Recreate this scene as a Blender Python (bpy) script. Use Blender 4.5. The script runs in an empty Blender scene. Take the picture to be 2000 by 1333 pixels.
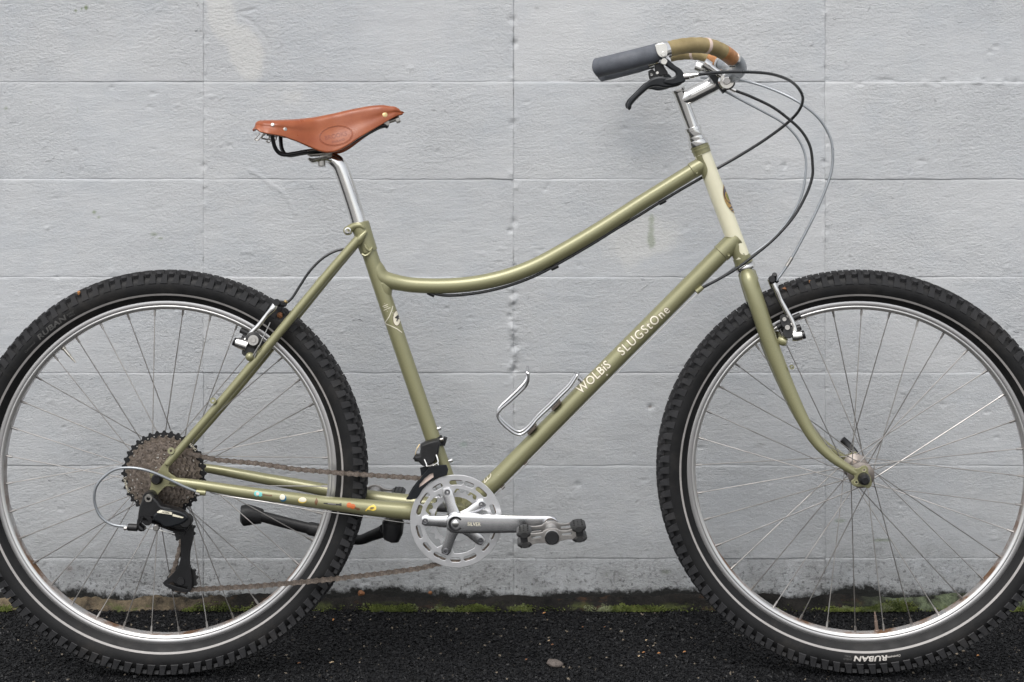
import bpy, bmesh, math, random
import numpy as np
from mathutils import Vector, Matrix, noise as mnoise
from mathutils.bvhtree import BVHTree
random.seed(4)
rs = np.random.RandomState(11)
C = bpy.context.scene.collection
sc = bpy.context.scene
R = math.radians

# ---------------------------------------------------------------- camera, sky, sun, exposure
F = 2778.0; YH = 310.0; H = .9036; D0 = 2.5
cd = bpy.data.cameras.new('camera'); cam = bpy.data.objects.new('camera', cd); C.objects.link(cam)
cam.location = (0, -D0, H); cam.rotation_euler = (R(90), 0, 0)
cd.sensor_width = 36; cd.lens = F / 2000 * 36; cd.shift_y = -(666.5 - YH) / 2000
cd.clip_end = 200; cd.clip_start = .05
sc.camera = cam
w = bpy.data.worlds.new('World'); sc.world = w; w.use_nodes = True
nt = w.node_tree; nt.nodes.clear()
wo = nt.nodes.new('ShaderNodeOutputWorld'); bg = nt.nodes.new('ShaderNodeBackground')
sky = nt.nodes.new('ShaderNodeTexSky'); sky.sky_type = 'NISHITA'; sky.sun_disc = False
sky.sun_elevation = R(58); sky.sun_rotation = R(200); sky.air_density = 1.0; sky.dust_density = 3.0
hs = nt.nodes.new('ShaderNodeHueSaturation'); hs.inputs['Saturation'].default_value = .22
nt.links.new(sky.outputs[0], hs.inputs['Color']); nt.links.new(hs.outputs[0], bg.inputs[0])
nt.links.new(bg.outputs[0], wo.inputs[0]); bg.inputs[1].default_value = .15
sl = bpy.data.lights.new('sun', 'SUN'); so = bpy.data.objects.new('sun', sl); C.objects.link(so)
sl.energy = 1.0; sl.angle = R(38); sl.color = (1, .97, .93)
el, az = R(58), R(-20)                      # from high above, behind and left of the camera
d = Vector((math.sin(az) * math.cos(el), -math.cos(az) * math.cos(el), math.sin(el)))
so.rotation_euler = d.to_track_quat('Z', 'Y').to_euler(); so.location = (-2, -4, 6)
sc.view_settings.view_transform = 'Standard'; sc.view_settings.look = 'None'
sc.view_settings.exposure = 0.43; sc.view_settings.gamma = 1; sc.view_settings.use_curve_mapping = False
sc.render.engine = 'CYCLES'

# ---------------------------------------------------------------- materials
def srgb(r, g, b):
    f = lambda c: (c / 255 / 12.92) if c / 255 <= .04045 else ((c / 255 + .055) / 1.055) ** 2.4
    return (f(r), f(g), f(b), 1)
class NB:
    def __init__(s, name):
        s.m = bpy.data.materials.new(name); s.m.use_nodes = True; s.t = s.m.node_tree
        s.b = s.t.nodes['Principled BSDF']; s.out = s.t.nodes['Material Output']
    def n(s, ty, **k):
        nd = s.t.nodes.new(ty)
        for a, v in k.items(): setattr(nd, a, v)
        return nd
    def l(s, a, b): s.t.links.new(a, b)
    def val(s, x, y, op, c=False):
        m = s.n('ShaderNodeMath', operation=op); m.use_clamp = c
        for i, q in enumerate((x, y)):
            if q is None: continue
            if isinstance(q, (int, float)): m.inputs[i].default_value = q
            else: s.l(q, m.inputs[i])
        return m.outputs[0]
    def coord(s, kind='Object'): return s.n('ShaderNodeTexCoord').outputs[kind]
    def pos(s): return s.n('ShaderNodeNewGeometry').outputs['Position']
    def scale(s, v, sx, sy, sz):
        m = s.n('ShaderNodeMapping'); s.l(v, m.inputs[0]); m.inputs['Scale'].default_value = (sx, sy, sz); return m.outputs[0]
    def noise(s, v, sc_, det=4, rough=.55, dist=0):
        t = s.n('ShaderNodeTexNoise'); s.l(v, t.inputs['Vector']); t.inputs['Scale'].default_value = sc_
        t.inputs['Detail'].default_value = det; t.inputs['Roughness'].default_value = rough; t.inputs['Distortion'].default_value = dist
        return t.outputs['Fac']
    def ramp(s, f, a, b, ca=0, cb=1):
        r = s.n('ShaderNodeMapRange'); s.l(f, r.inputs[0]); r.inputs[1].default_value = a; r.inputs[2].default_value = b
        r.inputs[3].default_value = ca; r.inputs[4].default_value = cb; return r.outputs[0]
    def mix(s, f, a, b, ty='MIX'):
        m = s.n('ShaderNodeMix', data_type='RGBA', blend_type=ty)
        for i, q in ((0, f), (6, a), (7, b)):
            if isinstance(q, (int, float)): m.inputs[i].default_value = q
            elif isinstance(q, tuple): m.inputs[i].default_value = q
            else: s.l(q, m.inputs[i])
        return m.outputs[2]
    def bump(s, h, st, dist, prev=None):
        b = s.n('ShaderNodeBump'); b.inputs['Strength'].default_value = st; b.inputs['Distance'].default_value = dist
        s.l(h, b.inputs['Height'])
        if prev is not None: s.l(prev, b.inputs['Normal'])
        return b.outputs[0]
def simple(name, col, rough=.4, metal=0., coat=0., var=.12, vs=60, bump=0., bs=300, spec=.5, dirt=None, dirt_amt=.5, dscale=40, rvar=.1):
    q = NB(name); co = q.coord()
    dark = tuple(c * (1 - var) for c in col[:3]) + (1,); lite = tuple(min(1, c * (1 + var)) for c in col[:3]) + (1,)
    f = q.ramp(q.noise(co, vs, 5), .3, .7)
    c = q.mix(f, dark, lite)
    if dirt:
        df = q.ramp(q.noise(co, dscale, 8, .65), 1 - dirt_amt * .62 - .08, 1 - dirt_amt * .62 + .12)
        c = q.mix(df, c, dirt)
        q.l(q.ramp(df, 0, 1, metal, metal * .2), q.b.inputs['Metallic'])
        q.l(q.ramp(df, 0, 1, rough, .8), q.b.inputs['Roughness'])
    else:
        q.b.inputs['Metallic'].default_value = metal
        q.l(q.ramp(q.noise(co, vs * 2.3, 4), .3, .7, max(0, rough - rvar * rough), rough + rvar * rough), q.b.inputs['Roughness'])
    q.l(c, q.b.inputs['Base Color'])
    q.b.inputs['Coat Weight'].default_value = coat; q.b.inputs['Coat Roughness'].default_value = .08
    q.b.inputs['Specular IOR Level'].default_value = spec
    if bump: q.l(q.bump(q.noise(co, bs, 4), 1, bump), q.b.inputs['Normal'])
    return q.m
M = {}
M['paint'] = simple('olive_metallic_paint', (.285, .275, .150, 1), .37, .35, .5, .10, 900, dirt=(.17, .155, .09, 1), dirt_amt=.30, dscale=45)
M['cream'] = simple('cream_paint', (.83, .79, .58, 1), .32, 0, .7, .04, 30)
M['chrome'] = simple('polished_alloy', (.80, .79, .77, 1), .13, 1, 0, .05, 40)
M['alloy'] = simple('satin_alloy', (.66, .66, .67, 1), .3, 1, 0, .06, 80, dirt=(.30, .27, .24, 1), dirt_amt=.42, dscale=120)
M['crankm'] = simple('polished_crank_alloy', (.78, .78, .79, 1), .24, 1, 0, .05, 40)
M['guard'] = simple('brushed_alloy', (.74, .74, .75, 1), .40, .85, 0, .05, 60)
M['steel'] = simple('galvanised_steel', (.50, .48, .45, 1), .35, 1, 0, .15, 90)
M['spoke'] = simple('spoke_steel', (.42, .40, .38, 1), .36, .9, 0, .3, 25, dirt=(.13, .08, .05, 1), dirt_amt=.46, dscale=14)
M['rust'] = simple('rusty_steel', (.13, .105, .085, 1), .5, .5, 0, .5, 180, bump=.0004, bs=500)
M['plate_'] = simple('grimy_chain_steel', (.24, .20, .17, 1), .42, .75, 0, .5, 220, dirt=(.06, .042, .030, 1), dirt_amt=.5, dscale=160)
M['cog'] = simple('dirty_cog_steel', (.20, .165, .135, 1), .42, .75, 0, .5, 260, bump=.0003, bs=400, dirt=(.045, .032, .024, 1), dirt_amt=.55, dscale=140)
M['leather_dark'] = simple('emboss_shade_leather', (.22, .05, .022, 1), .42, 0, 0, .2, 60)  # shade of the saddle's embossed relief, painted as a darker leather tone
M['pedalm'] = simple('scuffed_pedal_alloy', (.42, .40, .38, 1), .34, .9, 0, .2, 90, dirt=(.16, .14, .12, 1), dirt_amt=.4, dscale=120)
M['hubm'] = simple('dull_hub_alloy', (.33, .29, .26, 1), .38, .9, 0, .3, 60, dirt=(.10, .07, .05, 1), dirt_amt=.5, dscale=90)
M['cogedge'] = simple('worn_cog_steel', (.78, .75, .70, 1), .3, .9, 0, .3, 300)
M['black'] = simple('black_enamel', (.009, .009, .010, 1), .38, 0, .08, .3, 60)
M['plastic'] = simple('black_plastic', (.011, .011, .012, 1), .5, 0, 0, .3, 60, bump=.0002)
M['dusty'] = simple('dusty_black_plastic', (.02, .02, .02, 1), .45, 0, 0, .3, 60, dirt=(.10, .08, .06, 1), dirt_amt=.42, dscale=150)
M['lever'] = simple('black_anodised', (.014, .016, .019, 1), .36, .4, .1, .2, 60)
M['grip'] = simple('grey_rubber', (.105, .113, .13, 1), .55, 0, 0, .16, 70, bump=.0005, bs=700, dirt=(.06, .062, .068, 1), dirt_amt=.32, dscale=110)
M['housing'] = simple('black_housing', (.016, .017, .018, 1), .28, 0, .4, .2, 30)
M['silver_housing'] = simple('grey_housing', (.33, .35, .37, 1), .3, .5, .3, .1, 30)
M['cable'] = simple('bare_cable', (.48, .47, .45, 1), .35, 1, 0, .15, 60)
M['brass'] = simple('brass', (.72, .55, .28, 1), .3, 1, 0, .1, 60)
M['rivet'] = simple('silvered_rivet', (.74, .70, .62, 1), .25, 1, 0, .1, 60)
M['white'] = simple('cream_decal', (.80, .75, .60, 1), .4, 0, .4, .03, 60)
M['outline'] = simple('brown_decal', (.14, .10, .05, 1), .4, 0, .4, .1, 60)
M['dkgrey_metal'] = simple('engraved_edge', (.16, .16, .17, 1), .5, .6, 0, .1, 60)
M['dkgrey'] = simple('dark_decal', (.03, .028, .025, 1), .4, 0, .4, .1, 60)
M['stripe'] = simple('reflective_stripe', (.38, .36, .345, 1), .4, 0, 0, .12, 40)
M['tyretext'] = simple('tyre_lettering', (.55, .52, .48, 1), .5, 0, 0, .2, 200)
M['tyretext_worn'] = simple('worn_tyre_lettering', (.085, .083, .08, 1), .5, 0, 0, .35, 160)
M['valvem'] = simple('tarnished_valve', (.36, .27, .22, 1), .45, .6, 0, .2, 60)
M['clay'] = simple('pale_ring', (.75, .60, .52, 1), .5, 0, 0, .1, 60)
M['teal'] = simple('teal_sticker', (.16, .55, .52, 1), .4, 0, .4, .1, 60)
M['blue'] = simple('blue_sticker', (.03, .16, .28, 1), .4, 0, .4, .1, 60)
M['brown'] = simple('brown_sticker', (.16, .08, .035, 1), .4, 0, .4, .1, 60)
M['orange'] = simple('orange_sticker', (.58, .13, .025, 1), .4, 0, .4, .1, 60)
M['yellow'] = simple('yellow_sticker', (.85, .62, .10, 1), .4, 0, .4, .1, 60)
M['purple'] = simple('badge_enamel', (.11, .085, .10, 1), .35, .3, .4, .5, 700)
M['gold'] = simple('badge_gold', (.55, .36, .14, 1), .4, .7, .2, .2, 300)
M['leafb'] = simple('brown_leaf', (.20, .085, .035, 1), .7, 0, 0, .3, 200)
M['leafo'] = simple('orange_leaf', (.40, .18, .06, 1), .6, 0, 0, .3, 200)
M['leafp'] = simple('pale_leaf', (.50, .38, .24, 1), .6, 0, 0, .3, 200)
M['pebble'] = simple('grey_stone', (.15, .125, .11, 1), .7, 0, 0, .35, 90, bump=.0015, bs=160)

def tyre_mat(name='tyre_rubber', k=.8):
    q = NB(name); co = q.coord()
    c = q.mix(q.ramp(q.noise(co, 30, 6, .6), .3, .7), (.0065 * k, .0065 * k, .007 * k, 1), (.014 * k, .014 * k, .0148 * k, 1))
    mud = q.ramp(q.noise(co, 11, 9, .75), .52, .72)
    c = q.mix(q.val(mud, .28, 'MULTIPLY'), c, (.075, .065, .055, 1))
    q.l(c, q.b.inputs['Base Color'])
    q.l(q.ramp(q.noise(co, 60, 4), .3, .7, .5, .68), q.b.inputs['Roughness'])
    q.l(q.bump(q.noise(co, 700, 3), .6, .0003), q.b.inputs['Normal']); q.b.inputs['Specular IOR Level'].default_value = .36
    return q.m
M['tyre'] = tyre_mat(); M['knob'] = tyre_mat('worn_tread_rubber', 2.5)
def rim_mat():
    q = NB('brushed_rim_alloy'); co = q.coord()
    sx = q.n('ShaderNodeSeparateXYZ'); q.l(co, sx.inputs[0])
    r = q.val(q.val(q.val(sx.outputs[0], sx.outputs[0], 'MULTIPLY'), q.val(sx.outputs[2], sx.outputs[2], 'MULTIPLY'), 'ADD'), None, 'SQRT')
    ring = q.n('ShaderNodeCombineXYZ'); q.l(q.val(r, 6000, 'MULTIPLY'), ring.inputs[0]); q.l(q.noise(co, 6, 3), ring.inputs[1])
    gro = q.noise(ring.outputs[0], 1.0, 3)
    c = q.mix(q.ramp(gro, .3, .7), (.52, .51, .51, 1), (.72, .71, .70, 1))
    inner = q.ramp(r, .2862, .2853); lip = q.val(q.ramp(r, .2912, .2906), q.ramp(r, .2850, .2856), 'MULTIPLY')
    rusty = q.ramp(q.noise(co, 16, 8, .65), .40, .60)
    c = q.mix(lip, c, (.84, .83, .81, 1))  # lip colour lightened to paint in its bright sky reflection
    low = q.ramp(sx.outputs[2], .15, -.15, .12, 1.0)
    rf = q.val(q.val(inner, rusty, 'MULTIPLY'), low, 'MULTIPLY')
    c = q.mix(rf, c, (.15, .080, .042, 1))
    q.l(c, q.b.inputs['Base Color']); q.l(q.ramp(rf, 0, 1, .9, .1), q.b.inputs['Metallic'])
    q.l(q.ramp(rf, 0, 1, .34, .8), q.b.inputs['Roughness'])
    q.l(q.bump(gro, .4, .0002), q.b.inputs['Normal'])
    return q.m
M['rim'] = rim_mat()
def leather_mat():
    q = NB('honey_leather'); co = q.coord()
    c = q.mix(q.ramp(q.noise(co, 26, 6, .6), .3, .7), (.27, .062, .019, 1), (.35, .098, .032, 1))
    c = q.mix(q.ramp(q.noise(co, 90, 6, .7), .60, .78, 0, .4), c, (.25, .055, .024, 1))
    q.l(c, q.b.inputs['Base Color'])
    q.l(q.ramp(q.noise(co, 50, 4), .3, .7, .27, .46), q.b.inputs['Roughness'])
    v = q.n('ShaderNodeTexVoronoi'); q.l(co, v.inputs['Vector']); v.inputs['Scale'].default_value = 650
    q.l(q.bump(v.outputs['Distance'], .5, .0002), q.b.inputs['Normal'])
    return q.m
M['leather'] = leather_mat()
def tape_mat():
    q = NB('cotton_bar_tape'); co = q.coord()
    wv = q.n('ShaderNodeTexWave', wave_type='BANDS', bands_direction='X'); q.l(co, wv.inputs['Vector'])
    wv.inputs['Scale'].default_value = 260; wv.inputs['Distortion'].default_value = 1.5
    c = q.mix(q.ramp(q.noise(co, 40, 6, .6), .3, .7), (.30, .23, .10, 1), (.46, .36, .18, 1))
    c = q.mix(q.val(wv.outputs['Fac'], .35, 'MULTIPLY'), c, (.20, .145, .06, 1))
    q.l(c, q.b.inputs['Base Color']); q.b.inputs['Roughness'].default_value = .62
    q.l(q.bump(wv.outputs['Fac'], .8, .0006), q.b.inputs['Normal'])
    return q.m
M['tape'] = tape_mat()
M['tapeend'] = simple('orange_varnished_tape', (.44, .20, .075, 1), .45, 0, .15, .25, 120)

WX = lambda px, dep: (px - 1000) * dep / F
WZ = lambda py, dep: H - (py - YH) * dep / F
WY = .368; WD = D0 + WY
def wall_mat():
    q = NB('painted_board_marked_concrete'); p = q.pos()
    oi = q.n('ShaderNodeObjectInfo').outputs['Random']
    off = q.n('ShaderNodeCombineXYZ'); q.l(q.val(oi, 37, 'MULTIPLY'), off.inputs[0]); q.l(q.val(oi, 91, 'MULTIPLY'), off.inputs[2])
    va = q.n('ShaderNodeVectorMath', operation='ADD'); q.l(p, va.inputs[0]); q.l(off.outputs[0], va.inputs[1]); pv = va.outputs[0]
    # colour: cool grey paint with warmer, lighter and bluer clouds
    c = q.mix(q.ramp(q.noise(pv, 2.2, 6, .6), .3, .7), (.505, .522, .540, 1), (.575, .583, .590, 1))
    c = q.mix(q.ramp(q.noise(pv, 7, 8, .68), .48, .68, 0, .65), c, (.475, .50, .528, 1))
    c = q.mix(q.ramp(q.noise(q.scale(pv, 3, 1, 60), 5, 6, .6), .45, .75, 0, .35), c, (.68, .69, .69, 1))
    c = q.mix(q.ramp(q.noise(q.scale(pv, 5, 1, 70), 9, 6, .7), .56, .74, 0, .30), c, (.34, .345, .355, 1))
    sp = q.n('ShaderNodeSeparateXYZ'); q.l(p, sp.inputs[0])
    wn = q.noise(p, 30, 6, .65)
    at = q.n('ShaderNodeAttribute', attribute_name='stain')
    c = q.mix(at.outputs['Alpha'], c, at.outputs['Color'])
    # board seams hold a little dirt
    for (x0, wd, am) in ((-.6219, .0035, .45), (.003, .0045, .55), (.6312, .003, .4)):
        dx = q.val(q.val(sp.outputs[0], x0, 'SUBTRACT'), None, 'ABSOLUTE')
        dx = q.val(dx, q.val(wn, wd, 'MULTIPLY'), 'SUBTRACT')
        spots = q.ramp(q.noise(q.scale(p, 2, 1, 1), 34, 6, .7), .52, .66)
        c = q.mix(q.val(q.ramp(dx, 0, -.0015), q.val(spots, am, 'MULTIPLY'), 'MULTIPLY'), c, (.13, .13, .12, 1))
    # light fall-off painted low on the wall; grime climbing from the ground: speckles, then a black crust with a ragged edge
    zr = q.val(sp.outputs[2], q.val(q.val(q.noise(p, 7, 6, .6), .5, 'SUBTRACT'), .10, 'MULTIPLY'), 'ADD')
    low_shade = q.ramp(sp.outputs[2], .62, .10, 0, .55)  # the wall's loss of light towards the ground, painted into its colour
    c = q.mix(q.val(low_shade, q.ramp(q.noise(q.scale(p, 1, 1, 1.6), 5, 8, .65), .25, .60), 'MULTIPLY'), c, (.36, .37, .375, 1))
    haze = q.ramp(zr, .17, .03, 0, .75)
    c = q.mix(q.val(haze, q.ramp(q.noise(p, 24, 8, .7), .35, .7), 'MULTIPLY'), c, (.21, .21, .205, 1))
    spk = q.val(q.ramp(q.noise(p, 120, 6, .75), .53, .62), q.ramp(zr, .13, .035), 'MULTIPLY')
    c = q.mix(q.val(spk, .8, 'MULTIPLY'), c, (.055, .055, .05, 1))
    zz = q.val(sp.outputs[2], q.val(q.val(q.noise(p, 34, 10, .80), .5, 'SUBTRACT'), .070, 'MULTIPLY'), 'ADD')
    zz = q.val(zz, q.val(q.val(q.noise(p, 4.0, 3), .5, 'SUBTRACT'), .075, 'MULTIPLY'), 'ADD')
    c = q.mix(q.ramp(zz, .038, .026), c, (.014, .014, .013, 1))
    q.l(c, q.b.inputs['Base Color']); q.b.inputs['Roughness'].default_value = .55
    q.b.inputs['Specular IOR Level'].default_value = .35
    # relief: brush strokes, lumps, pits
    wp = q.n('ShaderNodeVectorMath', operation='MULTIPLY_ADD')
    nz = q.n('ShaderNodeTexNoise'); q.l(pv, nz.inputs['Vector']); nz.inputs['Scale'].default_value = 4; nz.inputs['Detail'].default_value = 3
    q.l(nz.outputs['Color'], wp.inputs[0]); wp.inputs[1].default_value = (.0, .0, .085); q.l(pv, wp.inputs[2])
    n1 = q.noise(q.scale(wp.outputs[0], 11, 1, 110), 2.6, 6, .68)
    n1b = q.noise(q.scale(wp.outputs[0], 26, 1, 210), 5.0, 5, .7)
    n2 = q.noise(q.scale(pv, 1, 1, 1.5), 130, 6, .72)
    n3 = q.ramp(q.noise(q.scale(pv, 1, 1, 1.7), 45, 5, .6, .6), .66, .76)
    area = q.ramp(q.noise(pv, 3.2, 3), .38, .62)
    nb = q.bump(n1, .5, .0011)
    nb = q.bump(n1b, .8, .0012, nb)
    nb = q.bump(q.val(n2, q.ramp(area, 0, 1, .35, 1.0), 'MULTIPLY'), 1.0, .0032, nb)
    nb = q.bump(q.val(n3, area, 'MULTIPLY'), .8, .0030, nb)
    q.l(nb, q.b.inputs['Normal'])
    return q.m
cr = (.635, .635, .62, 1); gr = (.20, .25, .13, 1); dk = (.13, .125, .12, 1)
STAINS = [(432, 30, 32, 60, cr, .75, .25, .3, -.15), (480, 105, 40, 60, cr, .8, .25, .3, -.25), 
              (1250, 470, 75, 58, cr, .7, .35, .5, .2), (575, 190, 30, 18, cr, .5, .6, .8, 0), (1240, 985, 90, 60, cr, .25, .8, .8, 0),
              (1272, 455, 7, 45, gr, .5, .6, 1.2, 0), (168, 16, 6, 7, gr, .95, .5, .5, 0), (148, 21, 5, 5, gr, .9, .5, .5, 0), (159, 18, 3, 5, gr, .8, .5, .5, 0),
              (184, 415, 5, 5, gr, .7, .6, .8, 0), (193, 425, 5, 4, gr, .6, .6, .8, 0), (302, 458, 10, 6, gr, .5, .6, .8, 0), (313, 466, 7, 4, gr, .5, .6, .8, 0),
              (150, 215, 2, 14, gr, .6, .6, .4, 0), (60, 200, 4, 4, gr, .4, .6, .6, 0), (12, 212, 4, 4, gr, .5, .6, .6, 0), (1048, 16, 8, 5, dk, .35, .6, .8, 0),
              (1640, 1017, 16, 5, gr, .7, .6, .7, 0), (1718, 1055, 22, 5, gr, .8, .5, .6, 0), (1715, 1073, 10, 6, dk, .55, .6, .9, 0),
              (1300, 1116, 13, 7, gr, .7, .6, .9, 0), (1185, 1122, 4, 6, gr, .7, .6, .7, 0), (1199, 1130, 3, 13, dk, .8, .6, .7, 0), (1269, 1112, 3, 7, dk, .7, .6, .7, 0),
              (1243, 1107, 5, 5, dk, .5, .6, .8, 0), (1270, 795, 6, 5, (.22, .19, .16, 1), .8, .5, .5, 0), (1128, 946, 8, 5, dk, .5, .6, .9, 0),
              (1600, 1130, 40, 4, dk, .7, .6, .6, .0), (137, 1110, 8, 6, (.22, .1, .06, 1), .7, .6, .8, 0), (1485, 868, 15, 6, dk, .25, .8, .8, 0),
              (905, 868, 10, 8, (.25, .38, .30, 1), .4, .7, .9, 0), (250, 1145, 8, 3, dk, .9, .5, .3, 0), (845, 1125, 9, 4, dk, .6, .6, .8, 0), (930, 1130, 8, 5, dk, .5, .6, .9, 0)]
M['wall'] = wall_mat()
def foot_mat():
    q = NB('grimy_concrete_footing'); p = q.pos()
    c = q.mix(q.ramp(q.noise(p, 18, 8, .7), .35, .65), (.006, .006, .006, 1), (.024, .022, .020, 1))
    sp = q.n('ShaderNodeSeparateXYZ'); q.l(p, sp.inputs[0])
    left = q.ramp(sp.outputs[0], -.55, -.75); right = q.ramp(sp.outputs[0], .68, .80)
    c = q.mix(q.val(left, q.ramp(q.noise(p, 30, 8, .7), .3, .55), 'MULTIPLY'), c, (.19, .15, .10, 1))
    c = q.mix(q.val(right, q.ramp(q.noise(p, 40, 8, .7), .35, .6), 'MULTIPLY'), c, (.15, .18, .11, 1))
    c = q.mix(q.ramp(q.noise(q.scale(p, 1, 1, 2), 9, 8, .75), .57, .66, 0, .8), c, (.075, .040, .022, 1))
    low = q.ramp(sp.outputs[2], .016, .004)
    c = q.mix(q.val(low, q.ramp(q.noise(q.scale(p, 1, 1, 2), 11, 9, .75), .52, .60, 0, .9), 'MULTIPLY'), c, (.085, .10, .035, 1))
    q.l(c, q.b.inputs['Base Color']); q.b.inputs['Roughness'].default_value = .92; q.b.inputs['Specular IOR Level'].default_value = .2
    q.l(q.bump(q.noise(p, 160, 7, .7), 1, .004), q.b.inputs['Normal'])
    return q.m
M['foot'] = foot_mat()
def moss_mat():
    q = NB('moss_green'); p = q.pos()
    c = q.mix(q.ramp(q.noise(p, 22, 6, .7), .35, .65), (.045, .065, .012, 1), (.24, .28, .075, 1))
    c = q.mix(q.ramp(q.noise(p, 9, 5, .6), .52, .66, 0, .8), c, (.36, .38, .26, 1))
    c = q.mix(q.ramp(q.noise(p, 60, 5, .6), .60, .70, 0, .8), c, (.09, .05, .025, 1))
    q.l(c, q.b.inputs['Base Color']); q.b.inputs['Roughness'].default_value = .8
    return q.m
M['moss'] = moss_mat()
def asphalt_mat(name, stone=False):
    q = NB(name); p = q.pos()
    v = q.n('ShaderNodeTexVoronoi'); q.l(p, v.inputs['Vector']); v.inputs['Scale'].default_value = 230
    f = q.n('ShaderNodeSeparateColor'); q.l(v.outputs['Color'], f.inputs[0])
    c = q.mix(f.outputs[0], (.0022, .0023, .0028, 1), (.0080, .0084, .0100, 1))
    c = q.mix(q.ramp(f.outputs[1], .93, .97, 0, .8), c, (.024, .024, .025, 1))
    c = q.mix(q.ramp(f.outputs[2], .990, .995), c, (.25, .21, .16, 1))
    if not stone: c = q.mix(.35, c, (.003, .003, .0033, 1))
    q.l(c, q.b.inputs['Base Color']); q.l(q.ramp(f.outputs[2], 0, 1, .36, .75), q.b.inputs['Roughness']); q.b.inputs['Specular IOR Level'].default_value = .32
    if not stone: q.l(q.bump(v.outputs['Distance'], 1, -.004), q.b.inputs['Normal'])
    return q.m
M['asphalt'] = asphalt_mat('dark_asphalt'); M['stone'] = asphalt_mat('asphalt_chippings', True)
M['bounce_ground'] = simple('pale_bounce_surface', (.21, .205, .20, 1), .8, 0, 0, .15, 3)

# ---------------------------------------------------------------- object helpers
def setp(o, label=None, cat=None, group=None, kind=None):
    for k, v in (('label', label), ('category', cat), ('group', group), ('kind', kind)):
        if v: o[k] = v
    return o
class MB:
    def __init__(s): s.v = []; s.f = []; s.mi = []; s.cur = 0
    def add(s, vs, fs):
        o = len(s.v); s.v += [tuple(x) for x in vs]; s.f += [tuple(i + o for i in f) for f in fs]; s.mi += [s.cur] * len(fs)
    def grid(s, rows, cu=False, cv=False):
        nr, nc = len(rows), len(rows[0]); o = []
        for i in range(nr if cu else nr - 1):
            for j in range(nc if cv else nc - 1):
                a, b = i, (i + 1) % nr; c, d_ = j, (j + 1) % nc
                o.append((a * nc + c, a * nc + d_, b * nc + d_, b * nc + c))
        s.add([p for r in rows for p in r], o)
    def tube(s, pts, rad, n=14, closed=False, caps=True, flat=None):
        pts = [Vector(p) for p in pts]; N = len(pts)
        if not hasattr(rad, '__len__'): rad = [rad] * N
        tans = []
        for i in range(N):
            a = pts[(i - 1) % N] if (closed or i > 0) else pts[i]; b = pts[(i + 1) % N] if (closed or i < N - 1) else pts[i]
            tans.append((b - a).normalized())
        up = Vector((0, 1, 0)) if abs(tans[0].y) < .9 else Vector((0, 0, 1))
        nrm = (up - tans[0] * up.dot(tans[0])).normalized(); rows = []
        for i in range(N):
            if i: nrm = (nrm - tans[i] * nrm.dot(tans[i])).normalized()
            bi = tans[i].cross(nrm); r = rad[i]; ra, rb = (r if isinstance(r, (tuple, list)) else (r, r))
            rows.append([pts[i] + nrm * math.cos(2 * math.pi * k / n) * ra + bi * math.sin(2 * math.pi * k / n) * rb for k in range(n)])
        s.grid(rows, closed, True)
        if caps and not closed:
            for rw, rev in ((rows[0], True), (rows[-1], False)):
                ix = list(range(n)); s.add(rw, [tuple(ix if not rev else ix[::-1])])
    def lathe(s, prof, org, axis, n=32, close=False):
        axis = Vector(axis).normalized(); org = Vector(org)
        e = Vector((1, 0, 0)) if abs(axis.x) < .9 else Vector((0, 0, 1))
        e = (e - axis * e.dot(axis)).normalized(); g = axis.cross(e)
        rows = [[org + axis * a + (e * math.cos(t) + g * math.sin(t)) * max(r, 1e-6) for t in [2 * math.pi * k / n for k in range(n)]] for a, r in prof]
        s.grid(rows, close, True)
    def cyl(s, a, b, r, n=20, bev=None):
        a = Vector(a); b = Vector(b); L = (b - a).length; bv = bev if bev is not None else min(r, L) * .12
        s.lathe([(0, 0), (0, r - bv), (bv, r), (L - bv, r), (L, r - bv), (L, 0)], a, b - a, n)
    def box(s, c, sx, sy, sz, rot=None):
        vs = []
        for x in (-.5, .5):
            for y in (-.5, .5):
                for z in (-.5, .5):
                    v = Vector((x * sx, y * sy, z * sz))
                    if rot: v = rot @ v
                    vs.append(Vector(c) + v)
        s.add(vs, [(0, 1, 3, 2), (4, 6, 7, 5), (0, 4, 5, 1), (2, 3, 7, 6), (0, 2, 6, 4), (1, 5, 7, 3)])
    def ball(s, c, r, n=14, sq=(1, 1, 1)):
        rows = []
        for i in range(n // 2 + 1):
            th = math.pi * i / (n // 2)
            rows.append([Vector(c) + Vector((math.sin(th) * math.cos(2 * math.pi * k / n) * r * sq[0], math.sin(th) * math.sin(2 * math.pi * k / n) * r * sq[1], math.cos(th) * r * sq[2])) for k in range(n)])
        s.grid(rows, False, True)
    def mesh(s, name, ang=40, merge=True):
        me = bpy.data.meshes.new(name); me.from_pydata(s.v, [], s.f)
        me.polygons.foreach_set('material_index', s.mi)
        b = bmesh.new(); b.from_mesh(me)
        if merge: bmesh.ops.remove_doubles(b, verts=b.verts, dist=2e-6)
        bmesh.ops.recalc_face_normals(b, faces=b.faces); b.to_mesh(me); b.free()
        fin(me, ang); return me
def fin(me, ang=40):
    me.polygons.foreach_set('use_smooth', [True] * len(me.polygons)); me.set_sharp_from_angle(angle=R(ang)); me.update()
def put(name, data, mat, parent=None, ang=40, loc=None):
    me = data.mesh(name, ang) if isinstance(data, MB) else data
    mats = mat if isinstance(mat, (list, tuple)) else [mat]
    if not len(me.materials):
        for m in mats: me.materials.append(M[m])
    o = bpy.data.objects.new(name, me); C.objects.link(o)
    if parent: o.parent = parent
    if loc: o.location = loc
    return o
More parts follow.
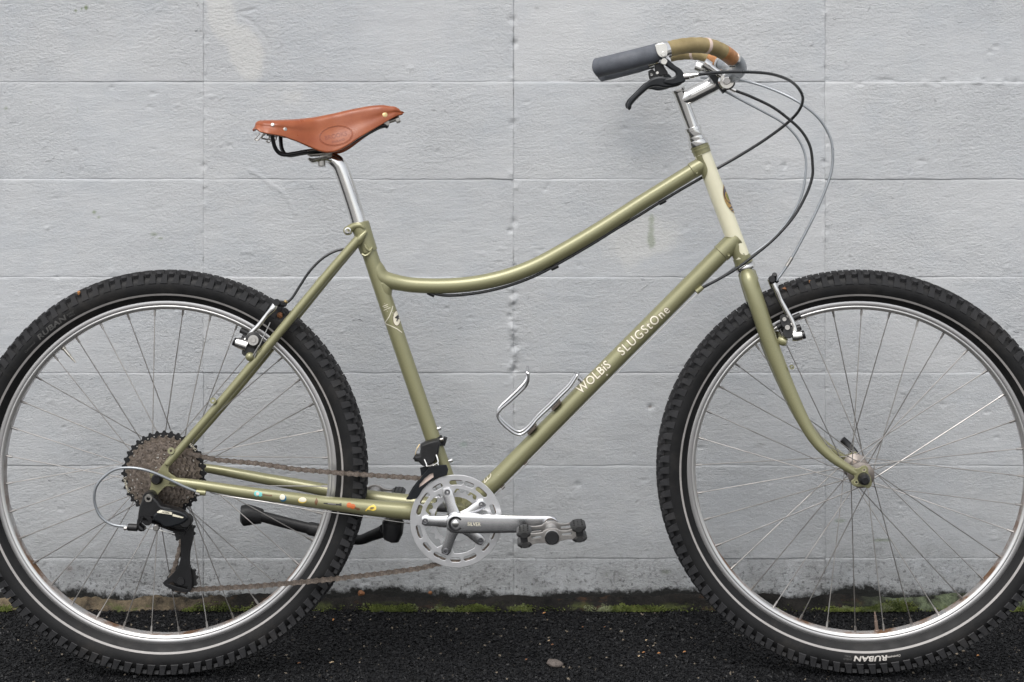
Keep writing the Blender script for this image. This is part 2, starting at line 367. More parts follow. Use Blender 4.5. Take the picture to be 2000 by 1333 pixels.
def smooth(pts, k=6):
    pts = [Vector(p) for p in pts]; out = []
    for i in range(len(pts) - 1):
        p0 = pts[max(i - 1, 0)]; p1 = pts[i]; p2 = pts[i + 1]; p3 = pts[min(i + 2, len(pts) - 1)]
        for j in range(k):
            t = j / k; out.append(.5 * ((2 * p1) + (p2 - p0) * t + (2 * p0 - 5 * p1 + 4 * p2 - p3) * t * t + (3 * p1 - p0 - 3 * p2 + p3) * t ** 3))
    out.append(pts[-1]); return out
def lin(a, n):      # interpolate list of radii to n samples
    return [float(x) for x in np.interp(np.linspace(0, len(a) - 1, n), range(len(a)), a)]
def curve_mesh(loops, th, bev=0.0, res=1):
    cu = bpy.data.curves.new('tmp', 'CURVE'); cu.dimensions = '2D'; cu.fill_mode = 'BOTH'; cu.extrude = max(th / 2 - bev, 1e-6)
    cu.bevel_depth = bev; cu.bevel_resolution = res; cu.offset = -bev if bev else 0
    for lp in loops:
        sp = cu.splines.new('POLY'); sp.points.add(len(lp) - 1)
        for i, p in enumerate(lp): sp.points[i].co = (p[0], p[1], 0, 1)
        sp.use_cyclic_u = True
    return cu2mesh(cu)
def cu2mesh(cu):
    o = bpy.data.objects.new('tmp', cu); C.objects.link(o)
    dg = bpy.context.evaluated_depsgraph_get(); me = bpy.data.meshes.new_from_object(o.evaluated_get(dg))
    bpy.data.objects.remove(o); bpy.data.curves.remove(cu); me.materials.clear(); return me
def plate(loops, y, th, bev=.0006, place=None):
    """loops in bike (x, z); the plate is centred on the lateral position y"""
    me = curve_mesh(loops, th, bev)
    for v in me.vertices:
        q = Vector((v.co.x, y - v.co.z, v.co.y)); v.co = place @ q if place else q
    fin(me, 35); return me
def text2d(body, size, offset=0., ext=0., space=1.):
    cu = bpy.data.curves.new('t', 'FONT'); cu.body = body; cu.size = size; cu.offset = offset; cu.extrude = ext; cu.space_character = space
    cu.align_x = 'CENTER'; cu.align_y = 'CENTER'; cu.resolution_u = 3
    return cu2mesh(cu)
def circ(cx, cz, r, n=24, rz=None, a0=0): return [(cx + r * math.cos(a0 + 2 * math.pi * k / n), cz + (rz or r) * math.sin(a0 + 2 * math.pi * k / n)) for k in range(n)]

# ---------------------------------------------------------------- setting: ground
def vnoise(x, y, seed):
    xi = np.floor(x).astype(np.int64); yi = np.floor(y).astype(np.int64); fx = x - xi; fy = y - yi
    def h(a, b):
        n = (a * 374761393 + b * 668265263 + seed * 974634777) & 0xffffffff
        n = ((n ^ (n >> 13)) * 1274126177) & 0xffffffff
        return ((n ^ (n >> 16)) & 0xffff) / 65535.0
    sx = fx * fx * (3 - 2 * fx); sy = fy * fy * (3 - 2 * fy)
    a = h(xi, yi) * (1 - sx) + h(xi + 1, yi) * sx; b = h(xi, yi + 1) * (1 - sx) + h(xi + 1, yi + 1) * sx
    return a * (1 - sy) + b * sy
def fbm(x, y, seed, o=4, g=.5):
    r = 0; a = 1; t = 0
    for i in range(o): r = r + a * vnoise(x * 2 ** i, y * 2 ** i, seed + i); t += a; a *= g
    return r / t
def npmesh(name, V, Fq, mat, smooth_=True):
    me = bpy.data.meshes.new(name); me.vertices.add(len(V)); me.vertices.foreach_set('co', V.astype(np.float32).ravel())
    k = Fq.shape[1]; me.loops.add(Fq.size); me.loops.foreach_set('vertex_index', Fq.astype(np.int32).ravel())
    me.polygons.add(len(Fq)); me.polygons.foreach_set('loop_start', np.arange(0, Fq.size, k, dtype=np.int32))
    me.polygons.foreach_set('use_smooth', np.full(len(Fq), smooth_)); me.update(calc_edges=True); me.validate()
    me.materials.append(M[mat]); return me
g = MB(); g.add([(-40, -60, -.012), (40, -60, -.012), (40, -1.6, -.012), (-40, -1.6, -.012)], [(0, 1, 2, 3)])
setp(put('bounce_ground', g, 'bounce_ground'), kind='structure')  # unseen pale ground added behind the camera to bounce light onto the wall
def aspz(x, y): return (fbm(x * 7, y * 7, 5, 3) - .5) * .004 - .003
xs = np.concatenate([[-40, -10, -3], np.linspace(-1.7, 1.7, 340), [3, 10, 40]]); ys = np.concatenate([[-1.62, -1, -.5], np.linspace(-.25, .42, 80)])
X, Y = np.meshgrid(xs, ys); Z = aspz(X, Y)
V = np.stack([X, Y, Z], -1).reshape(-1, 3); nx = len(xs)
I = np.arange(len(ys) - 1)[:, None] * nx + np.arange(nx - 1)[None]
Fq = np.stack([I, I + 1, I + nx + 1, I + nx], -1).reshape(-1, 4)
o = bpy.data.objects.new('ground', npmesh('ground', V, Fq, 'asphalt')); C.objects.link(o); setp(o, kind='structure')
# chippings standing proud of the binder
N = 105000
px_ = rs.uniform(-1.55, 1.55, N); py_ = rs.uniform(-.24, .352, N); s_ = rs.gamma(6, .00017, N) + .0007
cube = np.array([[a, b, c] for a in (-1, 1) for b in (-1, 1) for c in (-1, 1)], float)
V = cube[None] * (1 + rs.uniform(-.45, .35, (N, 8, 3))); V *= rs.uniform(.6, 1.25, (N, 1, 3)) * s_[:, None, None]
th = rs.uniform(0, 6.28, N); ph = rs.uniform(-.6, .6, N)
c_, s2 = np.cos(ph)[:, None], np.sin(ph)[:, None]; y2 = V[..., 1] * c_ - V[..., 2] * s2; z2 = V[..., 1] * s2 + V[..., 2] * c_
c1, s1 = np.cos(th)[:, None], np.sin(th)[:, None]
V = np.stack([V[..., 0] * c1 - y2 * s1 + px_[:, None], V[..., 0] * s1 + y2 * c1 + py_[:, None], z2 + (aspz(px_, py_) + s_ * .25)[:, None]], -1).reshape(-1, 3)
bf = np.array([(0, 1, 3, 2), (4, 6, 7, 5), (0, 4, 5, 1), (2, 3, 7, 6), (0, 2, 6, 4), (1, 5, 7, 3)])
Fq = (bf[None] + (np.arange(N) * 8)[:, None, None]).reshape(-1, 4)
o = bpy.data.objects.new('asphalt_chippings', npmesh('asphalt_chippings', V, Fq, 'stone', False)); C.objects.link(o)
setp(o, 'black stone chippings of the asphalt surface below the grey wall', 'gravel', kind='stuff')

# ---------------------------------------------------------------- setting: wall of board-marked panels
wall = bpy.data.objects.new('wall', None); C.objects.link(wall); wall.location = (0, WY, 0)
setp(wall, 'pale grey painted concrete wall in long shallow courses behind the bicycle', 'wall')
zl = [WZ(p, WD) for p in (1090, 909, 728, 541, 350, 160)]          # course lines
zrows = [.0] + zl + [zl[-1] + .197 * k for k in range(1, 9)]
xcols = [-.6219 - .626 * k for k in range(6, 0, -1)] + [-.6219, .003, .6312] + [.6312 + .626 * k for k in range(1, 7)]
# relief features in photo pixels: (x, y, radius x, radius y, height mm)
feats = []
for k in range(60):
    yy = random.choice([random.uniform(560, 730), random.uniform(560, 730), random.uniform(0, 1090)])
    feats.append((1002 + random.uniform(-6, 6), yy, random.uniform(3, 7), random.uniform(3, 8), random.choice([2.2, -3.0, -3.5, 1.6])))
for k in range(26): feats.append((398 + random.uniform(-4, 4), random.uniform(0, 540), random.uniform(2, 5), random.uniform(3, 8), random.choice([1.2, -1.6])))
for k in range(26): feats.append((1612 + random.uniform(-5, 5), random.uniform(0, 540), random.uniform(3, 5), random.uniform(3, 8), random.choice([1.2, -1.8])))
for k in range(15): feats.append((random.uniform(1664, 1990), 163 + random.uniform(-8, 2), random.uniform(4, 12), random.uniform(2, 4), random.choice([-2.6, 2.0])))
def chain_f(pts, r, h, step=4):
    for a, b in zip(pts, pts[1:]):
        n = max(1, int(math.hypot(b[0] - a[0], b[1] - a[1]) / step))
        for i in range(n): feats.append((a[0] + (b[0] - a[0]) * i / n, a[1] + (b[1] - a[1]) * i / n, r, r, h))
chain_f([(470, 32), (490, 40), (505, 58), (520, 75), (530, 100)], 2.6, -1.6); chain_f([(466, 24), (485, 22), (503, 17)], 2.6, -1.8)
chain_f([(488, 333), (510, 345), (530, 362), (552, 375), (566, 395), (580, 424)], 3, 1.3)
feats += [(1270, 795, 6, 5, -4), (1128, 946, 6, 5, -3), (1945, 92, 6, 3, -2.5), (1935, 102, 6, 3, -2), (1531, 324, 5, 6, -3), (1500, 322, 5, 3, -2), (1220, 252, 6, 4, -2), (1300, 330, 4, 4, -2)]
for k in range(170): feats.append((random.uniform(-50, 2050), random.uniform(-20, 1150), random.uniform(2.5, 7), random.uniform(1.6, 3.4), random.choice([-2.2, -1.6, 1.5])))
FE = [(WX(a, WD), WZ(b, WD), c * WD / F, d_ * WD / F, e * .001) for a, b, c, d_, e in feats]
def block(i, j):
    x0, x1, z0, z1 = xcols[i], xcols[i + 1], zrows[j], zrows[j + 1]
    near = -1.2 < x1 and x0 < 1.2 and z0 < 1.25
    st = .0030 if near else .03; e = .0022
    xs = np.concatenate([[x0, x0 + .0009], np.linspace(x0 + e, x1 - e, max(4, int((x1 - x0) / st))), [x1 - .0009, x1]])
    zs = np.concatenate([[z0, z0 + .0007], np.linspace(z0 + e, z1 - e, max(4, int((z1 - z0) / st))), [z1 - .0007, z1]])
    X, Z = np.meshgrid(xs, zs); sd = 100 + i * 17 + j * 131
    rr = random.Random(sd); off = rr.uniform(-.0007, .0007) - .0005 * j + .003; tx = rr.uniform(-.0022, .0022); tz = rr.uniform(-.0008, .0008)
    u = (X - x0) / (x1 - x0) - .5; v = (Z - z0) / (z1 - z0) - .5
    out = off + tx * u + tz * v + (fbm(X * 6, Z * 9, sd, 3) - .5) * .0026 + (fbm(X * 30 + sd, Z * 75, sd + 5, 3) - .5) * .0008
    dx = np.minimum(X - x0, x1 - X); dz = np.minimum(Z - z0, z1 - Z)
    wob = fbm(X * 22, Z * 0, sd + 9, 3)
    out -= .0016 * np.clip(1 - (z1 - Z) / (.0014 + .0026 * wob), 0, 1) ** 1.5
    out -= .0006 * np.clip(1 - (Z - z0) / .0012, 0, 1) * (wob > .5)
    out -= .0010 * np.clip(1 - dx / .0014, 0, 1) * fbm(X * 0 + 2, Z * 60, sd + 3, 3) * 1.6
    if near:
        for fx, fz, rx, rz, h in FE:
            if x0 - .02 < fx < x1 + .02 and z0 - .02 < fz < z1 + .02:
                out += h * np.exp(-((X - fx) / rx) ** 2 - ((Z - fz) / rz) ** 2)
    # ragged joint line
    jw = (fbm(X * 40, Z * 0 + 3.3, 777 + j, 3) - .5) * .0022; jw2 = (fbm(X * 40, Z * 0 + 3.3, 778 + j, 3) - .5) * .0022
    Zs = Z + jw * np.clip(1 - (Z - z0) / .01, 0, 1) + jw2 * np.clip(1 - (z1 - Z) / .01, 0, 1)
    V = np.stack([X, -out, Zs], -1).reshape(-1, 3); nx = len(xs)
    I = np.arange(len(zs) - 1)[:, None] * nx + np.arange(nx - 1)[None]
    Fq = np.stack([I, I + 1, I + nx + 1, I + nx], -1).reshape(-1, 4)
    # return edges so each block has thickness
    V2 = V.copy(); rim_ = np.concatenate([np.arange(nx), np.arange(1, len(zs)) * nx + nx - 1, (len(zs) - 1) * nx + np.arange(nx - 2, -1, -1), np.arange(len(zs) - 2, 0, -1) * nx])
    back = V[rim_].copy(); back[:, 1] = .009; n0 = len(V); nb = len(rim_)
    V = np.concatenate([V, back]); k = np.arange(nb); k2 = (k + 1) % nb
    F2 = np.stack([rim_[k2], rim_[k], n0 + k, n0 + k2], -1)
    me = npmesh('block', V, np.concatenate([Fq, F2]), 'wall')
    col = np.zeros((len(V), 4)); col[:, :3] = .5
    if near:
        wn = (fbm(V[:, 0] * 30 + 5, V[:, 2] * 30 + 40, 9, 5, .65) - .5) * 3.2
        for a in STAINS:
            cx, cz = WX(a[0], WD), WZ(a[1], WD); k_ = WD / F
            if not (x0 - .25 < cx < x1 + .25 and z0 - .25 < cz < z1 + .25): continue
            dz_ = V[:, 2] - cz; dx_ = V[:, 0] - cx - a[8] * dz_
            r_ = np.sqrt((dx_ / (a[2] * k_)) ** 2 + (dz_ / (a[3] * k_)) ** 2) + wn * a[7] * .55
            al = np.clip((1 - r_) / a[6], 0, 1) * a[5]; al = al * (al > .01)
            na = al + col[:, 3] * (1 - al); sf = np.where(na > 0, na, 1)[:, None]
            col[:, :3] = np.where(na[:, None] > 0, (np.array(a[4][:3])[None] * al[:, None] + col[:, :3] * (col[:, 3] * (1 - al))[:, None]) / sf, .5); col[:, 3] = na
    at = me.color_attributes.new('stain', 'FLOAT_COLOR', 'POINT'); at.data.foreach_set('color', col.astype(np.float32).ravel())
    o = bpy.data.objects.new('block', me); C.objects.link(o); o.parent = wall
for i in range(len(xcols) - 1):
    for j in range(len(zrows) - 1): block(i, j)
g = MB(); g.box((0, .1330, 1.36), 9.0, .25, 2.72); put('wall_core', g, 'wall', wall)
# footing: ragged grimy lip at the base
xs = np.linspace(-2.2, 2.2, 900); prof = [(.0, .055), (-.004, .040), (-.010, .026), (-.016, .012), (-.024, -.01)]
rows = []
for kx, (yy, zz) in enumerate(prof):
    nn = fbm(xs * 14, xs * 0 + kx * .7, 31 + kx // 2, 5, .6); n2 = fbm(xs * 2.4, xs * 0, 55, 2)
    rows.append(np.stack([xs, yy + (.006 if kx == 0 else 0) - (nn - .5) * .016, zz * (.22 + n2 * .52) + (nn - .5) * .024 * (1 if kx < 4 else 0)], -1))
V = np.concatenate(rows); nx = len(xs)
I = np.arange(len(prof) - 1)[:, None] * nx + np.arange(nx - 1)[None]
me = npmesh('footing', V, np.stack([I, I + nx, I + nx + 1, I + 1], -1).reshape(-1, 4), 'foot')
o = bpy.data.objects.new('footing', me); C.objects.link(o); o.parent = wall
# moss: thousands of tiny tufts along the foot of the wall
cl = [(-.66, -.40, .35), (-.36, -.2, .15), (-.28, .12, 1.0), (.14, .26, .9), (.16, .47, .7), (.50, .62, .8), (.60, .74, .7), (.72, .95, 1.0), (-.52, -.34, .7), (.95, 1.4, .6), (-1.4, -1.0, .4)]
tv, tf = [], []
def moss_w(x):
    return sum(wt for a, b, wt in cl if a < x < b)
pts = []
while len(pts) < 15000:
    x = random.uniform(-1.4, 1.4); wt = moss_w(x) * (.02 + 2.2 * max(0, mnoise.noise(Vector((x * 6.3, 2, 0))) * 1.1 + .45 * mnoise.noise(Vector((x * 21, 5, 0))) + .04))
    if random.random() < wt: pts.append(x)
for x in pts:
    hgt = .005 + .022 * max(0, mnoise.noise(Vector((x * 11, 7, 0))) + .20) + .008 * max(0, mnoise.noise(Vector((x * 47, 9, 0))))
    q_ = random.random(); y = WY - .017 - q_ * .016; z = random.uniform(0, 1) ** 1.4 * hgt * (1 - q_ * .7)
    s = random.uniform(.0012, .0030); a = random.uniform(0, 6.28); k = len(tv)
    b1 = Vector((math.cos(a), math.sin(a), random.uniform(-.3, .3))) * s; b2 = Vector((-math.sin(a), math.cos(a), random.uniform(-.3, .3))) * s
    top = Vector((random.uniform(-.4, .4), -.7, random.uniform(.3, 1))) * s * 1.6; c0 = Vector((x, y, z))
    tv += [c0 + b1, c0 - b1 * .5 + b2, c0 - b1 * .5 - b2, c0 + top]; tf += [(k, k + 1, k + 3), (k + 1, k + 2, k + 3), (k + 2, k, k + 3)]
me = bpy.data.meshes.new('moss'); me.from_pydata([tuple(v) for v in tv], [], tf); me.materials.append(M['moss'])
o = bpy.data.objects.new('moss', me); C.objects.link(o); setp(o, 'green moss growing in a line along the foot of the wall', 'moss', kind='stuff')

# ================================================================ the bicycle
LEAN = math.asin(.020)
Lm = Matrix.Rotation(-LEAN, 3, 'X')                 # leans away from the viewer, on to the wall
bike = bpy.data.objects.new('bicycle', None); C.objects.link(bike)
bike.rotation_euler = Lm.to_euler()
setp(bike, 'olive green bicycle with curved top tube and tan leather saddle leaning by the grey wall', 'bicycle')
camL = Lm.inverted() @ Vector((0, -D0, H))
def ray(px, py): return (Lm.inverted() @ Vector(((px - 1000) / F, 1, -(py - YH) / F)))
def hit(px, py, org, nrm, t):
    d_ = ray(px, py); k = ((org + nrm * t - camL).dot(nrm)) / d_.dot(nrm); return camL + d_ * k
def P(px, py, t=0.): return hit(px, py, Vector((0, 0, 0)), Vector((0, 1, 0)), t)
hA, hB = P(1367.5, 289), P(1456, 523)               # the steering axis
axis = (hA - hB).normalized()
ST = Matrix.Rotation(-.090, 3, axis)                # the bars are turned a little towards the viewer
uS = ST @ Vector((0, 1, 0)); fS = ST @ (Vector((0, 1, 0)).cross(axis)).normalized()
def S(px, py, t=0.): return hit(px, py, hB, uS, t)
def mir(p): p = Vector(p); return p - uS * (2 * (p - hB).dot(uS))
def mirY(p): p = Vector(p); return Vector((p.x, -p.y, p.z))
def mirB(p):
    p = Vector(p); d_ = abs((p - hB).dot(uS)); return mir(p) + axis * (.060 * d_)   # the bar sits a touch askew, far end up
def PP(l, f=P): return [f(*a) for a in l]
def part(name, mb, mat, parent, ang=40, label=None):
    o = put(name, mb, mat, parent, ang)
    if label: o['label'] = label
    return o
def mkbvh(*objs):
    V, Fc = [], []
    for o in objs:
        n = len(V); V += [v.co.copy() for v in o.data.vertices]; Fc += [tuple(i + n for i in p.vertices) for p in o.data.polygons]
    return BVHTree.FromPolygons(V, Fc)
def project(me, bvh, off):
    """lay a flat mesh given in photo pixels on to the surface it is printed on"""
    bad = []
    for v in me.vertices:
        d_ = ray(v.co.x, v.co.y).normalized(); loc, nrm, ix, ds = bvh.ray_cast(camL, d_)
        if loc is None:
            loc, nrm, ix, ds = bvh.find_nearest(camL + d_ * 2.5)
        if nrm.dot(d_) > 0: nrm = -nrm
        v.co = loc + nrm * (off + v.co.z * .00001)
    me.update(); return me
def cut(me, step, ax=1):
    b = bmesh.new(); b.from_mesh(me); vs = [v.co[ax] for v in b.verts]; lo, hi = min(vs), max(vs); x = lo + step
    while x < hi:
        co = [0, 0, 0]; no = [0, 0, 0]; co[ax] = x; no[ax] = 1
        bmesh.ops.bisect_plane(b, geom=b.verts[:] + b.edges[:] + b.faces[:], plane_co=co, plane_no=no); x += step
    bmesh.ops.triangulate(b, faces=b.faces); b.to_mesh(me); b.free(); return me
def pxtext(body, size, cx, cy, ang, bvh, off, outl=0., step=2.0, name='lettering', mat='white', parent=None, space=1., sx=1.):
    me = text2d(body, size, outl, 0, space); cut(me, step, 1); cut(me, step * 2, 0)
    ca, sa = math.cos(ang), math.sin(ang)
    for v in me.vertices:
        x, y = v.co.x * sx, v.co.y; v.co = (cx + x * ca - y * -sa * -1, 0, 0) if False else (cx + x * ca - y * sa, cy - (x * sa + y * ca), 0)
    project(me, bvh, off); return part(name, me, mat, parent)
def pxpoly(loop, bvh, off, name, mat, parent, holes=(), step=2.0):
    me = curve_mesh([loop] + list(holes), 0.00001); 
    for v in me.vertices: v.co.z = 0
    b = bmesh.new(); b.from_mesh(me); bmesh.ops.remove_doubles(b, verts=b.verts, dist=.001); b.to_mesh(me); b.free()
    cut(me, step, 1); cut(me, step, 0); project(me, bvh, off); return part(name, me, mat, parent)

# ---------------------------------------------------------------- frame
BB = P(896, 1001)
sx_ = lambda t: P(700 + (896 - 700) * t, 440 + (1001 - 440) * t)
frame = MB()
frame.cyl(BB + Vector((0, -.034, 0)), BB + Vector((0, .034, 0)), .0200, 32)
# seat lug: collar, binder ears, swaged stay tops
l0, l1 = P(703, 437), P(723, 500); la = (l1 - l0).normalized()
frame.tube([l0 - la * .002, l0, l0 + la * .004, l0 + la * .03, l0 + la * .052, l0 + la * .0525], [.0125, .0162, .0166, .0160, .0158, .013], 26)
frame.tube(smooth([P(712, 478, -.0145), P(716, 486, -.016), P(722, 490, -.0155), P(727, 484, -.014)], 4), .0026, 8)
frame.tube(smooth([P(707, 497, -.0150), P(714, 500, -.0165), P(721, 496, -.0160), P(726, 488, -.0150)], 4), .0022, 8)
for s in (-1, 1):
    e = PP([(712, 447, .0145 * s), (704, 441, .0125 * s), (690, 443, .0095 * s), (680, 450, .0085 * s)])
    frame.tube(smooth(e, 4), lin([.003, .006, .0068, .0075], 13), 12)
    frame.cyl(P(679.5, 451, .001 * s), P(679.5, 451, .0135 * s), .0082, 18)
    frame.tube(smooth(PP([(716, 452, .0158 * s), (707, 462, .0178 * s), (697, 474, .0182 * s)]), 5), lin([(.0025, .003), (.005, .007), (.0055, .0075)] and [.0030, .0062, .0078], 11), 12)
# dropouts
def dropout(t):
    L = [P(*a, t) for a in ((296, 918), (306, 925), (318, 908), (331, 905), (330, 922), (345, 934), (345, 950), (326, 950), (316, 958), (304, 972), (296, 984), (286, 982), (283, 972), (292, 958), (296, 940), (293, 926))]
    return plate([[(p.x, p.z) for p in smooth(L + [L[0]], 3)[:-1]]], t, .005, .0008)
fr = part('frame', frame, 'paint', bike)
for s in (-1, 1):
    part('dropout', dropout(.0665 * s), 'paint', fr)
def tubepart(name, pts, rad, mat='paint', par=None, n=26, k=6):
    m = MB(); q = smooth(pts, k); m.tube(q, lin(rad, len(q)) if hasattr(rad, '__len__') else rad, n); return part(name, m, mat, par or fr)
seat_tube = tubepart('seat_tube', [l0 + la * .03, sx_(.5), sx_(.97)], .0137)
top_tube = tubepart('top_tube', PP([(742, 541), (765, 549), (800, 556.5), (850, 559), (900, 557), (950, 550), (1000, 537), (1050, 517), (1100, 490), (1150, 461), (1200, 430), (1250, 398), (1300, 367), (1350, 336), (1377, 319)]), .0135)
m = MB(); m.tube(smooth(PP([(730, 512), (736, 525), (746, 542), (765, 550), (796, 556)]), 5), lin([.0105, .0134, .0146, .0143, .0128], 21), 22)
m.tube(smooth(PP([(742, 545), (747, 553), (751.5, 564), (751, 588)]), 4), lin([.009, .0136, .0134, .0115], 13), 22); part('tube_fillet', m, 'paint', fr)
down_tube = tubepart('down_tube', [BB, P(956, 950), P(1184, 721), P(1433, 471)], [.0155, .0156, .0156, .0156])
head_tube = tubepart('head_tube', [P(1372, 301), P(1452, 512)], .0151, 'cream', None, 36)
# head lugs
lug = MB(); ax_ = axis
for (a, b, r) in ((P(1366, 285), P(1376, 311), .0163), (P(1448, 502), P(1455, 521), .0163)):
    lug.tube([a, a * .97 + b * .03, a * .4 + b * .6, a * .38 + b * .62], [.0140, r, r - .0003, .0148], 32)
for px_a, py_a in ((1366, 286), (1368.5, 291.5), (1452.5, 514), (1454.5, 519)):
    a = P(px_a, py_a); lug.lathe([(-.0016, .0145), (-.0010, .0171), (.0010, .0171), (.0016, .0145)], a, axis, 32, True)
part('head_lug', lug, 'paint', fr)
def sleeve(lo, hi, dir_pt, r0, tongue):
    m = MB(); m.tube([lo, lo * .96 + hi * .04, hi * .96 + lo * .04, hi], [r0 - .002, r0, r0, r0 - .002], 28); return m
m = sleeve(P(1350, 335), P(1381, 317), None, .0147, 0)
m.lathe([(0, 0), (.0015, .0022), (.0, .0028)], P(1360.5, 337, -.0144), (0, -1, 0), 10)
part('head_lug', m, 'paint', fr)
m = sleeve(P(1407, 497), P(1440, 464.5), None, .0169, 0)
m.lathe([(0, 0), (.0015, .0022), (.0, .0028)], P(1423, 498, -.0165), (0, -1, 0), 10)
part('head_lug', m, 'paint', fr)
LUGS = [([(1353, 287), (1386, 284), (1389, 292), (1383, 292), (1377, 293.5), (1372.5, 298), (1371.5, 304), (1374, 312), (1379, 322), (1382, 332), (1380.5, 341), (1377, 348), (1376, 350), (1362, 311)], [(1359, 304), (1366, 296), (1366.5, 304.5)]),
        ([(1418, 462.5), (1424, 463.5), (1431, 466), (1439.5, 471.5), (1443, 480), (1444, 491), (1448.5, 497), (1457, 499), (1466, 495), (1469, 511), (1442, 519), (1430, 496), (1420, 470)], [(1437.5, 508), (1443, 503), (1448, 506)])]
# stays
ss = [(700, 467, -.0185), (640, 536, -.029), (510, 692, -.050), (420, 799, -.060), (336, 896, -.0655), (327, 908, -.0665)]
cs = [(332, 939, -.0665), (352, 942, -.066), (400, 949, -.0655), (468, 960, -.062), (560, 972.5, -.055), (640, 983, -.046), (732, 993, -.036), (800, 998.5, -.030), (850, 1001, -.022)]
stay_objs = []
for s in (1, -1):
    f = (lambda p: p) if s == 1 else mirY
    tubepart('seat_stay', [f(P(*a)) for a in ss], [.0079, .0080, .0080, .0076, .0066, .005], n=20)
    stay_objs.append(tubepart('chain_stay', [f(P(*a)) for a in cs], [.0058, .0072, .0086, .0098, .0105, .0115, .0140, .0155, .0150], n=24))
# brazed fittings
m = MB()
for a, b, r in ((P(334, 881, -.073), P(334, 881, -.062), .0058), (P(416, 783, -.071), P(416, 783, -.060), .0054)):
    m.lathe([(0, .0022), (0, r), (.011, r), (.011, .0022)], a, b - a, 16, True)
for a in ((616, 551), (621, 545)): m.cyl(P(a[0], a[1], -.033), P(a[0] + 9, a[1] + 5, -.030), .0042, 12)
m.cyl(P(383, 961.5, -.070), P(402, 963, -.069), .0052, 14)
part('cable_stop', m, 'paint', fr)
m = MB()
m.cyl(P(847, 841), P(861, 836), .0034, 12); m.cyl(P(866, 904), P(884, 899), .0034, 12)
m.cyl(P(1130, 738, 0), P(1139, 747, 0), .0042, 12)
part('bottle_boss', m, 'alloy', fr)
m = MB(); m.cyl(P(1360, 571, -.010), P(1372, 561, -.010), .0046, 14); m.cyl(P(1360, 572, .012), P(1371, 562, .012), .0046, 14); part('cable_stop', m, 'paint', fr)
m = MB(); m.lathe([(0, 0), (0, .0058), (.003, .0058), (.0035, .004), (.0012, .0036), (.0012, 0)], P(679.5, 451, -.0135), (0, -1, 0), 20); part('binder_bolt', m, 'chrome', fr)
# shield guides under the top tube for the brake housing
under = [(836, 575), (870, 577.5), (905, 575.5), (950, 569), (1000, 556.5), (1050, 537.5), (1098, 511), (1150, 481), (1200, 450), (1250, 419), (1300, 388), (1340, 364), (1372, 346)]
m = MB()
for a, b in (((835, 571), (849, 577.5)), ((1076, 526), (1090, 519)), ((1287, 398), (1300, 391))): m.tube([P(a[0], a[1], 0), P(b[0], b[1], 0)], .0042, 10)
part('housing_clip', m, 'black', fr)
m = MB()
for a, b in (((1022, 900), (1030, 908)), ((978, 946), (985, 954))): m.box(P((a[0] + b[0]) / 2, (a[1] + b[1]) / 2), .007, .016, .007, Matrix.Rotation(R(-45), 3, 'Y'))
part('cable_guide', m, 'rust', fr)

# lettering and stickers on the frame
bvh_ = mkbvh(head_tube)
for L_, tri in LUGS:
    o_ = pxpoly([(v.x, v.y) for v in smooth([Vector((a, b, 0)) for a, b in L_ + [L_[0]]], 3)[:-1]], bvh_, .0011, 'head_lug', 'paint', fr); 
    pxpoly(tri, bvh_, .0014, 'lug_window', 'cream', fr)
bv = mkbvh(down_tube)
for off, ol, mt in ((.00022, 1.05, 'outline'), (.00042, .27, 'white')):
    pxtext('WOLBiS', 23.5, 1160, 737.5, R(42.8), bv, off, ol, 1.6, 'lettering', mt, fr, 1.06, .92)
    pxtext('SLUGStOne', 24, 1257.5, 646.5, R(43), bv, off, ol, 1.6, 'lettering', mt, fr, 1.16, .96)
def line(pts, wd):
    L, Rr = [], []
    for i, p in enumerate(pts):
        a = Vector(pts[max(i - 1, 0)]); b = Vector(pts[min(i + 1, len(pts) - 1)]); d_ = (b - a).normalized(); n_ = Vector((-d_.y, d_.x)) * wd
        L.append((p[0] + n_.x, p[1] + n_.y)); Rr.append((p[0] - n_.x, p[1] - n_.y))
    return L + Rr[::-1]
for L_ in ([(957, 924), (959, 928), (957, 933), (953, 937)], [(950.5, 931), (953, 935), (950, 940), (948, 943)], [(946, 935), (947, 940), (946, 944)]): pxpoly(line(L_, .8), bv, .0003, 'filigree', 'white', fr)
pxpoly(circ(1185.5, 732.5, 1.9, 10), bv, .00042, 'lettering', 'white', fr)
bv = mkbvh(seat_tube)
def line(pts, wd):
    L, Rr = [], []
    for i, p in enumerate(pts):
        a = Vector(pts[max(i - 1, 0)]); b = Vector(pts[min(i + 1, len(pts) - 1)]); d_ = (b - a).normalized(); n_ = Vector((-d_.y, d_.x)) * wd
        L.append((p[0] + n_.x, p[1] + n_.y)); Rr.append((p[0] - n_.x, p[1] - n_.y))
    return L + Rr[::-1]
pxpoly(line([(767, 598), (765, 607), (760, 619), (752, 631)], .75), bv, .0003, 'pinstripe', 'white', fr)
pxpoly(line([(752, 632), (764, 637), (776, 643), (785, 650)], .75), bv, .0003, 'pinstripe', 'white', fr)
pxpoly(circ(774.8, 622, 8.0, 28, 15.5), bv, .00025, 'number_disc', 'outline', fr, step=1.2)
pxpoly(circ(774.8, 622, 6.8, 28, 14.2), bv, .0004, 'number_disc', 'white', fr, step=1.2)
pxtext('4', 23, 775.2, 621, R(-18), bv, .0006, .3, 1.5, 'lettering', 'dkgrey', fr, 1, .72)
for L_ in ([(747.3, 599), (752, 597.2), (757.5, 594.8)], [(750, 601), (754, 600.2), (758, 599)], [(749.5, 606.8), (756, 603.6), (762.5, 601.2)], [(751, 593), (751.7, 593.6)], [(756, 608), (757, 608.6)]):
    pxpoly(line(L_, .55), bv, .0003, 'pinstripe', 'white', fr)
